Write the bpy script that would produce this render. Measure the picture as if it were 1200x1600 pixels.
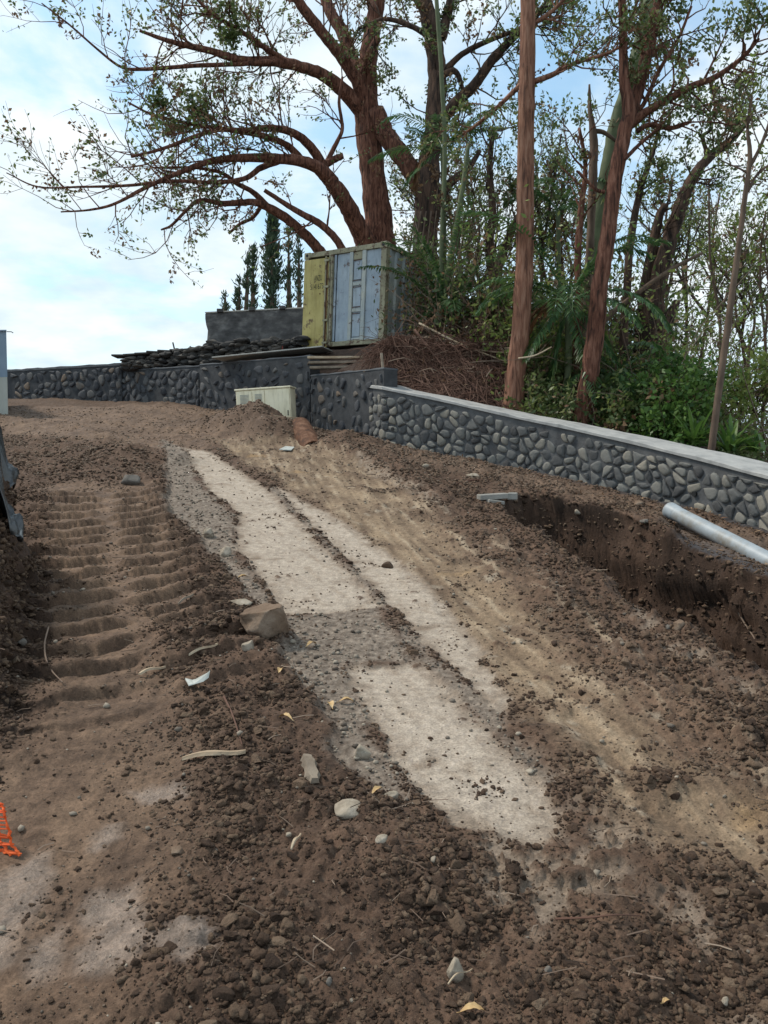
import bpy, math, random
import numpy as np
from mathutils import Vector, Matrix
random.seed(7); RNG = np.random.default_rng(11)
for o in list(bpy.data.objects): bpy.data.objects.remove(o)
SC = bpy.context.scene; COL = SC.collection
PI = math.pi

# ------------------------------------------------------------------ camera
F = 1200.0                                  # focal length in photo pixels (photo 1200 x 1600)
PITCH = -math.atan(60/1200)
cam = bpy.data.objects.new('camera', bpy.data.cameras.new('camera')); COL.objects.link(cam)
cam.data.sensor_fit = 'HORIZONTAL'; cam.data.sensor_width = 36; cam.data.lens = 36*F/1200
cam.data.clip_start = .05; cam.data.clip_end = 20000
cam.location = (0, 0, 0); cam.rotation_euler = (PI/2+PITCH, 0, 0)
SC.camera = cam
SC.render.resolution_x = 768; SC.render.resolution_y = 1024
SC.render.engine = 'CYCLES'
SC.view_settings.view_transform = 'Standard'; SC.view_settings.look = 'None'
SC.view_settings.exposure = 0.2; SC.view_settings.gamma = 1

# ------------------------------------------------------------------ world and sun
SUN = Vector((-.56, .20, .80)).normalized()     # towards the sun
el = math.asin(SUN.z); az = math.atan2(SUN.x, SUN.y)
W = bpy.data.worlds.new('World'); SC.world = W; W.use_nodes = True
nt = W.node_tree; nt.nodes.clear()
def N(nt, t, **k):
    n = nt.nodes.new(t)
    for a, v in k.items():
        if a.startswith('in_'):
            key = a[3:]; key = int(key) if key.isdigit() else key
            n.inputs[key].default_value = v
        else: setattr(n, a, v)
    return n
def L(nt, a, b): nt.links.new(a, b)
sky = N(nt, 'ShaderNodeTexSky', sky_type='NISHITA', sun_disc=False)
sky.sun_elevation = el; sky.sun_rotation = az
tc = N(nt, 'ShaderNodeTexCoord')
sep = N(nt, 'ShaderNodeSeparateXYZ'); L(nt, tc.outputs['Generated'], sep.inputs[0])
zz = N(nt, 'ShaderNodeMath', operation='ADD', in_1=.22); L(nt, sep.outputs['Z'], zz.inputs[0])
zm = N(nt, 'ShaderNodeMath', operation='MAXIMUM', in_1=.05); L(nt, zz.outputs[0], zm.inputs[0])
cx = N(nt, 'ShaderNodeMath', operation='DIVIDE'); L(nt, sep.outputs['X'], cx.inputs[0]); L(nt, zm.outputs[0], cx.inputs[1])
cy = N(nt, 'ShaderNodeMath', operation='DIVIDE'); L(nt, sep.outputs['Y'], cy.inputs[0]); L(nt, zm.outputs[0], cy.inputs[1])
cb = N(nt, 'ShaderNodeCombineXYZ'); L(nt, cx.outputs[0], cb.inputs[0]); L(nt, cy.outputs[0], cb.inputs[1])
n1 = N(nt, 'ShaderNodeTexNoise', in_Scale=1.55, in_Detail=9, in_Roughness=.56, in_Distortion=.35); L(nt, cb.outputs[0], n1.inputs['Vector'])
mr = N(nt, 'ShaderNodeMapRange', in_1=.40, in_2=.56); mr.interpolation_type = 'SMOOTHSTEP'; L(nt, n1.outputs['Fac'], mr.inputs[0])
# towards the horizon the cloud sheet closes
hz = N(nt, 'ShaderNodeMapRange', in_1=.02, in_2=.42, in_3=1.0, in_4=0.0); L(nt, sep.outputs['Z'], hz.inputs[0])
mx = N(nt, 'ShaderNodeMath', operation='MAXIMUM'); L(nt, mr.outputs[0], mx.inputs[0]); L(nt, hz.outputs[0], mx.inputs[1])
n2 = N(nt, 'ShaderNodeTexNoise', in_Scale=2.6, in_Detail=6, in_Roughness=.55); L(nt, cb.outputs[0], n2.inputs['Vector'])
cr = N(nt, 'ShaderNodeValToRGB'); L(nt, n2.outputs['Fac'], cr.inputs[0])
cr.color_ramp.elements[0].position = .34; cr.color_ramp.elements[0].color = (.60, .76, .86, 1)
cr.color_ramp.elements[1].position = .62; cr.color_ramp.elements[1].color = (.90, .96, .98, 1)
cs = N(nt, 'ShaderNodeVectorMath', operation='SCALE'); cs.inputs['Scale'].default_value = 10.0; L(nt, cr.outputs[0], cs.inputs[0])
ss = N(nt, 'ShaderNodeVectorMath', operation='MULTIPLY'); ss.inputs[1].default_value = (1.35, 2.0, 2.0); L(nt, sky.outputs[0], ss.inputs[0])
mm = N(nt, 'ShaderNodeMapRange', in_1=0.0, in_2=1.0, in_3=.30, in_4=1.0); L(nt, mx.outputs[0], mm.inputs[0])
mixc = N(nt, 'ShaderNodeMix', data_type='RGBA'); L(nt, mm.outputs[0], mixc.inputs['Factor'])
L(nt, ss.outputs[0], mixc.inputs[6]); L(nt, cs.outputs[0], mixc.inputs[7])
bg = N(nt, 'ShaderNodeBackground', in_Strength=.10); L(nt, mixc.outputs[2], bg.inputs[0])
wo = N(nt, 'ShaderNodeOutputWorld'); L(nt, bg.outputs[0], wo.inputs[0])
sl = bpy.data.lights.new('sun', 'SUN'); sl.energy = 3.0; sl.angle = math.radians(9); sl.color = (1, .93, .82)
so = bpy.data.objects.new('sun', sl); COL.objects.link(so)
so.rotation_euler = SUN.to_track_quat('Z', 'Y').to_euler()

# ------------------------------------------------------------------ helpers
cp, sp_ = math.cos(PITCH), math.sin(PITCH)
def U(px, py, d):
    """photo pixel and distance along +y -> point in the place"""
    u = (px-600)/F; v = (800-py)/F
    k = d/(cp - v*sp_)
    return np.array([u*k, d, (sp_ + v*cp)*k])
def UL(pts): return np.array([U(*p[:3]) for p in pts])
def pxr(r, d): return r/F*d

def tag(o, label=None, cat=None, group=None, kind=None):
    if label: o['label'] = label
    if cat: o['category'] = cat
    if group: o['group'] = group
    if kind: o['kind'] = kind
    return o
def root(name, loc, label, cat, group=None):
    e = bpy.data.objects.new(name, None); e.location = Vector(loc); e.empty_display_size = .2
    COL.objects.link(e); return tag(e, label, cat, group)
def mesh(name, V, Fc, mat, parent=None, loc=None, smooth=False, world=True):
    """one mesh object. V in world coordinates; Fc list of tuples or an (n,k) int array"""
    V = np.asarray(V, dtype=np.float32).reshape(-1, 3)
    off = np.zeros(3)
    if world:
        p = parent
        while p is not None:
            off = off + np.array(p.location); p = p.parent
        if parent is None and loc is not None: off = np.array(loc, dtype=float)
    V = V - off.astype(np.float32)
    me = bpy.data.meshes.new(name)
    if isinstance(Fc, np.ndarray):
        n, k = Fc.shape
        me.vertices.add(len(V)); me.vertices.foreach_set('co', V.ravel())
        me.loops.add(n*k); me.loops.foreach_set('vertex_index', Fc.astype(np.int32).ravel())
        me.polygons.add(n); me.polygons.foreach_set('loop_start', np.arange(0, n*k, k, dtype=np.int32))
        try: me.polygons.foreach_set('loop_total', np.full(n, k, dtype=np.int32))
        except Exception: pass
        me.update(calc_edges=True)
    else:
        me.from_pydata(V.tolist(), [], [tuple(int(i) for i in f) for f in Fc]); me.update()
    if smooth: me.polygons.foreach_set('use_smooth', np.ones(len(me.polygons), dtype=bool))
    if mat: me.materials.append(mat)
    o = bpy.data.objects.new(name, me); COL.objects.link(o)
    if parent is not None: o.parent = parent
    elif loc is not None: o.location = Vector(loc)
    return o

class MB:
    """collects shapes that become one mesh"""
    def __init__(s): s.v = []; s.f = []; s.n = 0
    def add(s, V, Fc):
        V = np.asarray(V, dtype=float).reshape(-1, 3)
        s.v.append(V); s.f += [tuple(int(i)+s.n for i in f) for f in Fc]; s.n += len(V); return s
    def box(s, c, size, M=None, bev=0.0):
        x, y, z = [a/2 for a in size]
        if bev <= 0:
            V = np.array([(a, b, d) for a in (-x, x) for b in (-y, y) for d in (-z, z)])
            Fc = [(0,1,3,2),(4,6,7,5),(0,4,5,1),(2,3,7,6),(0,2,6,4),(1,5,7,3)]
        else:
            b_ = min(bev, x*.49, y*.49, z*.49)
            V = []; 
            for sx in (-1, 1):
                for sy in (-1, 1):
                    for sz in (-1, 1):
                        V += [(sx*x, sy*(y-b_), sz*(z-b_)), (sx*(x-b_), sy*y, sz*(z-b_)), (sx*(x-b_), sy*(y-b_), sz*z)]
            V = np.array(V)
            def i(sx, sy, sz, k): return ((sx*2+sy)*2+sz)*3+k
            Fc = []
            for a in (0, 1):
                Fc.append((i(a,0,0,0), i(a,1,0,0), i(a,1,1,0), i(a,0,1,0)))
                Fc.append((i(0,a,0,1), i(1,a,0,1), i(1,a,1,1), i(0,a,1,1)))
                Fc.append((i(0,0,a,2), i(1,0,a,2), i(1,1,a,2), i(0,1,a,2)))
                for b2 in (0, 1):
                    Fc.append((i(a,b2,0,0), i(a,b2,1,0), i(a,b2,1,1), i(a,b2,0,1)))
                    Fc.append((i(a,0,b2,0), i(a,1,b2,0), i(a,1,b2,2), i(a,0,b2,2)))
                    Fc.append((i(0,a,b2,1), i(1,a,b2,1), i(1,a,b2,2), i(0,a,b2,2)))
                    for c2 in (0, 1): Fc.append((i(a,b2,c2,0), i(a,b2,c2,1), i(a,b2,c2,2)))
        if M is not None: V = V @ np.array(M.to_3x3()).T
        s.add(V+np.array(c), Fc); return s
    def tube(s, P, R, k=6, cap=True):
        V, Fc = tube(P, R, k, cap); s.add(V, Fc); return s
    def build(s, name, mat, parent=None, loc=None, smooth=False, fixn=True, world=True):
        o = mesh(name, np.vstack(s.v), s.f, mat, parent, loc, smooth, world)
        if fixn:
            import bmesh
            bm = bmesh.new(); bm.from_mesh(o.data); bmesh.ops.recalc_face_normals(bm, faces=bm.faces); bm.to_mesh(o.data); bm.free()
        return o

def tube(P, R, k=6, cap=True):
    P = np.asarray(P, dtype=float); n = len(P); R = np.broadcast_to(np.asarray(R, dtype=float), (n,))
    T = np.gradient(P, axis=0); T /= np.linalg.norm(T, axis=1)[:, None]+1e-9
    ref = np.array([0, 0, 1.]) if abs(T.mean(0)[2]) < .8 else np.array([0, 1., 0])
    A = np.cross(T, ref); A /= np.linalg.norm(A, axis=1)[:, None]+1e-9
    B = np.cross(T, A)
    th = np.arange(k)*2*PI/k
    V = P[:, None, :] + R[:, None, None]*(np.cos(th)[None, :, None]*A[:, None, :] + np.sin(th)[None, :, None]*B[:, None, :])
    V = V.reshape(-1, 3); Fc = []
    for i in range(n-1):
        for j in range(k):
            j2 = (j+1) % k
            Fc.append((i*k+j, i*k+j2, (i+1)*k+j2, (i+1)*k+j))
    if cap: Fc.append(tuple(range(k-1, -1, -1))); Fc.append(tuple((n-1)*k+j for j in range(k)))
    return V, Fc

def smooth_path(P, m=6):
    """Catmull-Rom through rows of P (any number of columns)"""
    P = np.asarray(P, dtype=float); Q = np.vstack([2*P[0]-P[1], P, 2*P[-1]-P[-2]]); out = []
    for i in range(1, len(Q)-2):
        for j in range(m):
            t = j/m
            out.append(.5*((2*Q[i])+(-Q[i-1]+Q[i+1])*t+(2*Q[i-1]-5*Q[i]+4*Q[i+1]-Q[i+2])*t*t+(-Q[i-1]+3*Q[i]-3*Q[i+1]+Q[i+2])*t**3))
    out.append(Q[-2]); return np.array(out)

# numpy noise
def h32(ix, iy, iz, seed):
    h = (ix.astype(np.int64)*374761393 + iy.astype(np.int64)*668265263 + iz*2147483647 + seed*974634777) & 0xffffffff
    h = ((h ^ (h >> 13))*1274126177) & 0xffffffff
    h = ((h ^ (h >> 16))*2246822519) & 0xffffffff
    return (h ^ (h >> 15)) & 0xffffffff
def r01(ix, iy, seed): return h32(ix, iy, 0, seed)/4294967295.0
def perlin(x, y, seed=0):
    ix = np.floor(x); iy = np.floor(y); fx = x-ix; fy = y-iy
    ix = ix.astype(np.int64); iy = iy.astype(np.int64)
    def g(dx, dy):
        a = r01(ix+dx, iy+dy, seed)*2*PI
        return np.cos(a)*(fx-dx)+np.sin(a)*(fy-dy)
    u = fx*fx*fx*(fx*(fx*6-15)+10); v = fy*fy*fy*(fy*(fy*6-15)+10)
    a = g(0, 0); b = g(1, 0); c = g(0, 1); d = g(1, 1)
    return ((a+(b-a)*u)*(1-v)+(c+(d-c)*u)*v)*1.5
def fbm(x, y, s, o=4, seed=0, gain=.5, billow=False):
    r = 0; a = 1; t = 0; f = 1/s
    for k in range(o):
        n = perlin(x*f+k*17.3, y*f-k*9.1, seed+k)
        r = r + a*(np.abs(n) if billow else n); t += a; a *= gain; f *= 2.03
    return r/t
def clods(x, y, cell, dens, seed):
    """field of half buried round lumps, height in metres"""
    gx = x/cell; gy = y/cell; ix = np.floor(gx).astype(np.int64); iy = np.floor(gy).astype(np.int64)
    out = np.zeros_like(x)
    for dx in (-1, 0, 1):
        for dy in (-1, 0, 1):
            jx = ix+dx; jy = iy+dy
            a = r01(jx, jy, seed); b = r01(jx, jy, seed+1); c = r01(jx, jy, seed+2); e = r01(jx, jy, seed+3)
            r = .25+.45*c*c
            th = a*6.28; ax = gx-(jx+b); ay = gy-(jy+e)
            q = (np.cos(th)*ax+np.sin(th)*ay)/1.0; w = (-np.sin(th)*ax+np.cos(th)*ay)*1.45
            d2 = q*q+w*w
            hh = np.where((e < dens) & (d2 < r*r), np.sqrt(np.maximum(r*r-d2, 0))*.85, 0)
            out = np.maximum(out, hh)
    return out*cell
def sst(a, b, x):
    t = np.clip((x-a)/(b-a), 0, 1); return t*t*(3-2*t)
def tps_fit(P, z, lam=1e-3):
    P = np.asarray(P, float); n = len(P)
    d = np.linalg.norm(P[:, None]-P[None], axis=2); K = np.where(d > 0, d*d*np.log(d+1e-12), 0)+lam*np.eye(n)
    A = np.zeros((n+3, n+3)); A[:n, :n] = K; A[:n, n] = 1; A[:n, n+1:] = P; A[n, :n] = 1; A[n+1:, :n] = P.T
    w = np.linalg.solve(A, np.concatenate([z, np.zeros(3)])); return P, w
def tps(T, x, y):
    P, w = T; r = w[-3]+w[-2]*x+w[-1]*y
    for i in range(len(P)):
        d2 = (x-P[i, 0])**2+(y-P[i, 1])**2+1e-12; r = r+w[i]*.5*d2*np.log(d2)
    return r
def polysd(poly, x, y):
    """signed distance, positive inside"""
    d = np.full(x.shape, 1e9); ins = np.zeros(x.shape, bool); n = len(poly)
    for i in range(n):
        ax, ay = poly[i]; bx, by = poly[(i+1) % n]
        ex, ey = bx-ax, by-ay; wx, wy = x-ax, y-ay
        t = np.clip((wx*ex+wy*ey)/(ex*ex+ey*ey+1e-12), 0, 1)
        d = np.minimum(d, (wx-ex*t)**2+(wy-ey*t)**2)
        c = ((ay <= y) & (by > y)) | ((by <= y) & (ay > y))
        xi = ax+(y-ay)*ex/(ey if abs(ey) > 1e-9 else 1e-9)
        ins ^= c & (x < xi)
    return np.where(ins, 1, -1)*np.sqrt(d)
def linesd(pts, x, y):
    d = np.full(x.shape, 1e9)
    for i in range(len(pts)-1):
        ax, ay = pts[i]; bx, by = pts[i+1]; ex, ey = bx-ax, by-ay; wx, wy = x-ax, y-ay
        t = np.clip((wx*ex+wy*ey)/(ex*ex+ey*ey+1e-12), 0, 1)
        d = np.minimum(d, (wx-ex*t)**2+(wy-ey*t)**2)
    return np.sqrt(d)

# ------------------------------------------------------------------ materials
def mat_noise(name, cols, scale=5, rough=.85, bump=.3, bscale=None, detail=8, island=0.0, stretch=None, metallic=0, spec=.3, trans=0, dist=.0, bdist=.01, pos=None, coord='Object'):
    m = bpy.data.materials.new(name); m.use_nodes = True; nt = m.node_tree; nt.nodes.clear()
    out = N(nt, 'ShaderNodeOutputMaterial'); b = N(nt, 'ShaderNodeBsdfPrincipled')
    b.inputs['Roughness'].default_value = rough; b.inputs['Metallic'].default_value = metallic
    b.inputs['Specular IOR Level'].default_value = spec
    tc = N(nt, 'ShaderNodeTexCoord'); vec = tc.outputs[coord]
    if stretch:
        mp = N(nt, 'ShaderNodeMapping'); mp.inputs['Scale'].default_value = stretch; L(nt, vec, mp.inputs[0]); vec = mp.outputs[0]
    n = N(nt, 'ShaderNodeTexNoise', in_Scale=scale, in_Detail=detail, in_Roughness=.6, in_Distortion=dist); L(nt, vec, n.inputs['Vector'])
    fac = n.outputs['Fac']
    if island > 0:
        g = N(nt, 'ShaderNodeNewGeometry')
        mi = N(nt, 'ShaderNodeMix', data_type='FLOAT', in_0=island); L(nt, fac, mi.inputs[2]); L(nt, g.outputs['Random Per Island'], mi.inputs[3]); fac = mi.outputs[0]
    r = N(nt, 'ShaderNodeValToRGB'); L(nt, fac, r.inputs[0])
    e = r.color_ramp.elements; k = len(cols)
    ps = pos or [(.3+.4*i/(k-1) if island == 0 else .1+.8*i/(k-1)) for i in range(k)]
    while len(e) < k: e.new(.5)
    for i in range(k): e[i].position = ps[i]; e[i].color = (*cols[i], 1)
    L(nt, r.outputs[0], b.inputs['Base Color'])
    if bump > 0:
        n2 = N(nt, 'ShaderNodeTexNoise', in_Scale=bscale or scale*4, in_Detail=8, in_Roughness=.65); L(nt, vec, n2.inputs['Vector'])
        bp = N(nt, 'ShaderNodeBump', in_Strength=bump, in_Distance=bdist); L(nt, n2.outputs['Fac'], bp.inputs['Height']); L(nt, bp.outputs[0], b.inputs['Normal'])
    if trans > 0:
        tr = N(nt, 'ShaderNodeBsdfTranslucent'); L(nt, r.outputs[0], tr.inputs[0])
        ms = N(nt, 'ShaderNodeMixShader', in_0=trans); L(nt, b.outputs[0], ms.inputs[1]); L(nt, tr.outputs[0], ms.inputs[2]); L(nt, ms.outputs[0], out.inputs[0])
    else: L(nt, b.outputs[0], out.inputs[0])
    return m
def mat_paint(name, cols, rust=.5, scale=3, rough=.55, amount=.56):
    """old paint: base colours, vertical weathering streaks, rust spots"""
    m = bpy.data.materials.new(name); m.use_nodes = True; nt = m.node_tree; nt.nodes.clear()
    out = N(nt, 'ShaderNodeOutputMaterial'); b = N(nt, 'ShaderNodeBsdfPrincipled', in_Roughness=rough)
    tc = N(nt, 'ShaderNodeTexCoord')
    n = N(nt, 'ShaderNodeTexNoise', in_Scale=scale, in_Detail=6, in_Roughness=.6); L(nt, tc.outputs['Object'], n.inputs['Vector'])
    r = N(nt, 'ShaderNodeValToRGB'); L(nt, n.outputs['Fac'], r.inputs[0])
    r.color_ramp.elements[0].position = .35; r.color_ramp.elements[0].color = (*cols[0], 1)
    r.color_ramp.elements[1].position = .65; r.color_ramp.elements[1].color = (*cols[1], 1)
    mp = N(nt, 'ShaderNodeMapping'); mp.inputs['Scale'].default_value = (6, 6, .8); L(nt, tc.outputs['Object'], mp.inputs[0])
    s = N(nt, 'ShaderNodeTexNoise', in_Scale=2.2, in_Detail=8, in_Roughness=.7); L(nt, mp.outputs[0], s.inputs['Vector'])
    sr = N(nt, 'ShaderNodeMapRange', in_1=.5, in_2=.72, in_4=.55); L(nt, s.outputs['Fac'], sr.inputs[0])
    m1 = N(nt, 'ShaderNodeMix', data_type='RGBA'); L(nt, sr.outputs[0], m1.inputs['Factor']); L(nt, r.outputs[0], m1.inputs[6])
    m1.inputs[7].default_value = (cols[0][0]*.45, cols[0][1]*.4, cols[0][2]*.33, 1)
    q = N(nt, 'ShaderNodeTexNoise', in_Scale=scale*2.2, in_Detail=10, in_Roughness=.72); L(nt, tc.outputs['Object'], q.inputs['Vector'])
    qr = N(nt, 'ShaderNodeMapRange', in_1=amount, in_2=amount+.06, in_4=rust); L(nt, q.outputs['Fac'], qr.inputs[0])
    m2 = N(nt, 'ShaderNodeMix', data_type='RGBA'); L(nt, qr.outputs[0], m2.inputs['Factor']); L(nt, m1.outputs[2], m2.inputs[6])
    m2.inputs[7].default_value = (.075, .03, .016, 1)
    L(nt, m2.outputs[2], b.inputs['Base Color'])
    bp = N(nt, 'ShaderNodeBump', in_Strength=.3, in_Distance=.01); L(nt, q.outputs['Fac'], bp.inputs['Height']); L(nt, bp.outputs[0], b.inputs['Normal'])
    L(nt, b.outputs[0], out.inputs[0]); return m

M = {}
M['bark_red'] = mat_noise('bark_red', [(.035, .017, .012), (.13, .052, .033), (.23, .110, .074)], 19, .95, 1.0, 20, stretch=(1, 1, .14), bdist=.05, pos=[.36, .5, .66], dist=.6)
M['bark_tan'] = mat_noise('bark_tan', [(.08, .038, .026), (.21, .096, .060), (.30, .162, .108)], 19, .95, 1.0, 26, stretch=(1, 1, .12), bdist=.03, pos=[.35, .5, .66], dist=.5)
M['bark_dark'] = mat_noise('bark_dark', [(.018, .012, .010), (.062, .038, .028), (.13, .075, .052)], 9, .95, 1.0, 16, stretch=(1, 1, .22), bdist=.05, pos=[.36, .5, .68], dist=.6)
M['bark_grey'] = mat_noise('bark_grey', [(.06, .038, .028), (.16, .11, .078)], 8, .9, .5, 20, stretch=(1, 1, .3))
M['bark_green'] = mat_noise('bark_green', [(.05, .065, .03), (.13, .15, .08)], 5, .8, .3, 16, stretch=(1, 1, .5))
M['leaf'] = mat_noise('leaf', [(.034, .062, .022), (.085, .13, .038), (.16, .20, .065), (.24, .22, .10)], .9, .45, 0, island=.6, trans=.45, detail=3, spec=.5)
M['leaf_dry'] = mat_noise('leaf_dry', [(.09, .045, .026), (.17, .10, .055), (.28, .19, .11)], .9, .8, 0, island=.6, trans=.3, detail=3)
M['leaf_light'] = mat_noise('leaf_light', [(.08, .13, .03), (.18, .24, .06), (.30, .31, .10)], .8, .5, 0, island=.5, trans=.4, detail=3)
M['leaf_strap'] = mat_noise('leaf_strap', [(.025, .065, .015), (.07, .14, .028), (.13, .2, .05)], 1.2, .45, 0, island=.6, trans=.35, detail=3)
M['palm'] = mat_noise('palm', [(.025, .065, .026), (.06, .125, .042), (.14, .22, .07)], 1.5, .4, 0, island=.5, trans=.3, detail=3, spec=.5)
M['palm_dry'] = mat_noise('palm_dry', [(.10, .05, .025), (.2, .11, .055)], 1.5, .8, 0, island=.6, trans=.25)
M['conifer'] = mat_noise('conifer', [(.03, .05, .038), (.055, .085, .05), (.085, .11, .05)], .6, .7, 0, island=.5, trans=.2)
M['mortar'] = mat_noise('mortar', [(.050, .050, .052), (.125, .124, .124)], 5, .9, .6, 40)
M['mortar_dark'] = mat_noise('mortar_dark', [(.028, .029, .032), (.070, .071, .074)], 5, .9, .6, 40)
M['stone'] = mat_noise('stone', [(.045, .044, .045), (.10, .10, .098), (.17, .165, .15), (.25, .22, .175)], 6, .85, .7, 30, island=.72)
M['stone_dark'] = mat_noise('stone_dark', [(.030, .032, .038), (.07, .072, .078), (.11, .105, .10), (.18, .12, .075)], 6, .85, .7, 30, island=.72, pos=[.1, .45, .75, .93])
M['coping'] = mat_noise('coping', [(.20, .20, .195), (.31, .305, .295), (.38, .37, .35)], 4, .85, .4, 60)
M['coping_dark'] = mat_noise('coping_dark', [(.06, .065, .075), (.12, .125, .13)], 4, .9, .5, 50)
M['block_wall'] = mat_noise('block_wall', [(.045, .043, .042), (.095, .09, .088), (.19, .18, .17)], 3.2, .95, .5, 30, stretch=(1, 1, 1.8))
M['drystone'] = mat_noise('drystone', [(.025, .024, .025), (.06, .055, .05), (.13, .115, .10)], 5, .9, .6, 22, island=.6)
M['cream'] = mat_paint('cream', [(.72, .64, .44), (.82, .74, .54)], .25, 3, .5, .66)
M['yellow'] = mat_paint('yellow', [(.32, .26, .07), (.46, .38, .14)], .85, 1.7, .6, .565)
M['paleblue'] = mat_paint('paleblue', [(.25, .30, .35), (.36, .41, .45)], .85, 2.0, .5, .575)
M['palecream'] = mat_paint('palecream', [(.30, .34, .35), (.44, .44, .38)], .85, 2.2, .6, .575)
M['railcream'] = mat_paint('railcream', [(.22, .20, .13), (.34, .31, .20)], .85, 3.0, .7, .52)
M['rust'] = mat_noise('rust', [(.035, .018, .012), (.10, .042, .02), (.19, .10, .06)], 8, .85, .5)
M['black'] = mat_noise('black', [(.01, .01, .01), (.02, .02, .02)], 8, .6, 0)
M['stencil'] = mat_noise('stencil', [(.02, .02, .015), (.05, .045, .03)], 30, .7, 0)
M['pvc'] = mat_noise('pvc', [(.19, .17, .14), (.27, .30, .32), (.34, .37, .39)], 4, .5, .05, 60, spec=.5)
M['pvc_in'] = mat_noise('pvc_in', [(.03, .035, .04), (.05, .055, .06)], 3, .6, 0)
M['boulder'] = mat_noise('boulder', [(.09, .055, .035), (.17, .115, .078), (.27, .21, .16)], 3.5, .95, .8, 18, bdist=.02)
M['palestone'] = mat_noise('palestone', [(.17, .135, .10), (.30, .25, .19), (.42, .36, .29)], 14, .9, .6, 60)
M['greystone'] = mat_noise('greystone', [(.10, .088, .075), (.20, .175, .15)], 14, .9, .6, 60)
M['pebble'] = mat_noise('pebble', [(.075, .058, .045), (.16, .132, .105), (.32, .27, .21)], 10, .9, .3, 60, island=.85)
M['wood'] = mat_noise('wood', [(.22, .15, .10), (.36, .27, .18), (.48, .40, .29)], 6, .85, .5, 30, stretch=(.3, 1, 1))
M['woodgrey'] = mat_noise('woodgrey', [(.12, .09, .065), (.26, .21, .16)], 6, .9, .5, 30)
M['whiteboard'] = mat_noise('whiteboard', [(.30, .28, .25), (.46, .44, .40)], 3, .8, .2, 30)
M['white'] = mat_noise('white', [(.30, .31, .28), (.50, .51, .47)], 12, .4, .1)
M['deadleaf'] = mat_noise('deadleaf', [(.30, .17, .07), (.45, .30, .14), (.58, .45, .27)], 20, .7, .3, 60)
M['litter'] = mat_noise('litter', [(.10, .05, .03), (.20, .11, .06), (.34, .23, .14)], 2, .85, 0, island=.8, trans=.15)
M['root'] = mat_noise('root', [(.045, .022, .016), (.11, .055, .038), (.18, .11, .08)], 2, .9, 0, island=.6)
M['twig'] = mat_noise('twig', [(.07, .045, .032), (.16, .11, .08), (.26, .2, .15)], 2, .9, 0, island=.7)
M['orange'] = mat_noise('orange', [(.75, .09, .015), (.85, .16, .03)], 12, .45, 0, trans=.25)
M['tarp'] = mat_noise('tarp', [(.012, .013, .014), (.03, .03, .03), (.40, .40, .38)], 7, .38, .4, 26, pos=[.3, .6, .68], spec=.9, dist=1.2)
M['sheet_blue'] = mat_noise('sheet_blue', [(.14, .19, .25), (.18, .24, .30)], 2, .5, .1)
M['sheet_cream'] = mat_noise('sheet_cream', [(.28, .29, .26), (.36, .36, .32)], 2, .6, .1)
M['concrete_slab'] = mat_noise('concrete_slab', [(.19, .18, .16), (.32, .30, .27)], 5, .9, .5, 40)
M['mud_chip'] = mat_noise('mud_chip', [(.08, .052, .036), (.15, .105, .075), (.24, .175, .125)], 14, .95, 1.0, 120, island=.6, bdist=.012)
M['clod'] = mat_noise('clod', [(.032, .018, .011), (.078, .047, .030), (.14, .092, .060), (.22, .16, .11)], 14, .95, 1.0, 120, island=.6, bdist=.012, pos=[.15, .45, .75, .98])

# ------------------------------------------------------------------ ground: shape
WALL = [  # px, top py, foot py, distance: front face of the stone walls, left to right
 (-250, 592, 622, 25.5), (15, 580, 624, 24.0), (190, 570, 629, 21.6), (313, 571, 637, 19.4), (485, 557, 668, 16.8),
 (600, 577, 697, 14.3), (700, 630, 714, 13.55), (800, 653, 733, 12.8), (900, 674, 754, 12.0), (1000, 697, 778, 11.2), (1100, 722, 804, 10.35),
 (1200, 749, 832, 9.5), (1330, 785, 875, 8.5), (1500, 835, 930, 7.5)]
FOOT = UL([(a, c, d) for a, b, c, d in WALL]); TOP = UL([(a, b, d) for a, b, c, d in WALL])
ctl = [(0, 0, -1.6), (-3, 0, -1.62), (3, 0, -1.62), (0, -4, -2.1), (-4, -3, -1.9), (5, -3, -2.3), (0, 5, -.98), (-2.6, 5, -.93), (2.2, 5, -1.05), (0, 9, -.36), (-4, 9, -.2), (3.6, 7, -.95),
       (-7, 15, .85), (-10, 8, -.2), (6, 0, -2.1)]
ctl = np.vstack([np.array(ctl), FOOT])
T0 = tps_fit(ctl[:, :2], ctl[:, 2], .02)
def march(px, py, fn):
    y = np.linspace(.8, 40, 1600); A = U(px, py, 1.0)
    z = A[2]*y - fn(A[0]*y, y); i = np.argmax(z < 0) if (z < 0).any() else len(y)-1
    if i == 0: return A*y[0]
    t = z[i-1]/(z[i-1]-z[i]+1e-12); return A*(y[i-1]+t*(y[i]-y[i-1]))
def PG(px, py): return march(px, py, lambda x, y: tps(T0, x, y))
def PL(pts): return [tuple(PG(*p)[:2]) for p in pts]

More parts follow.
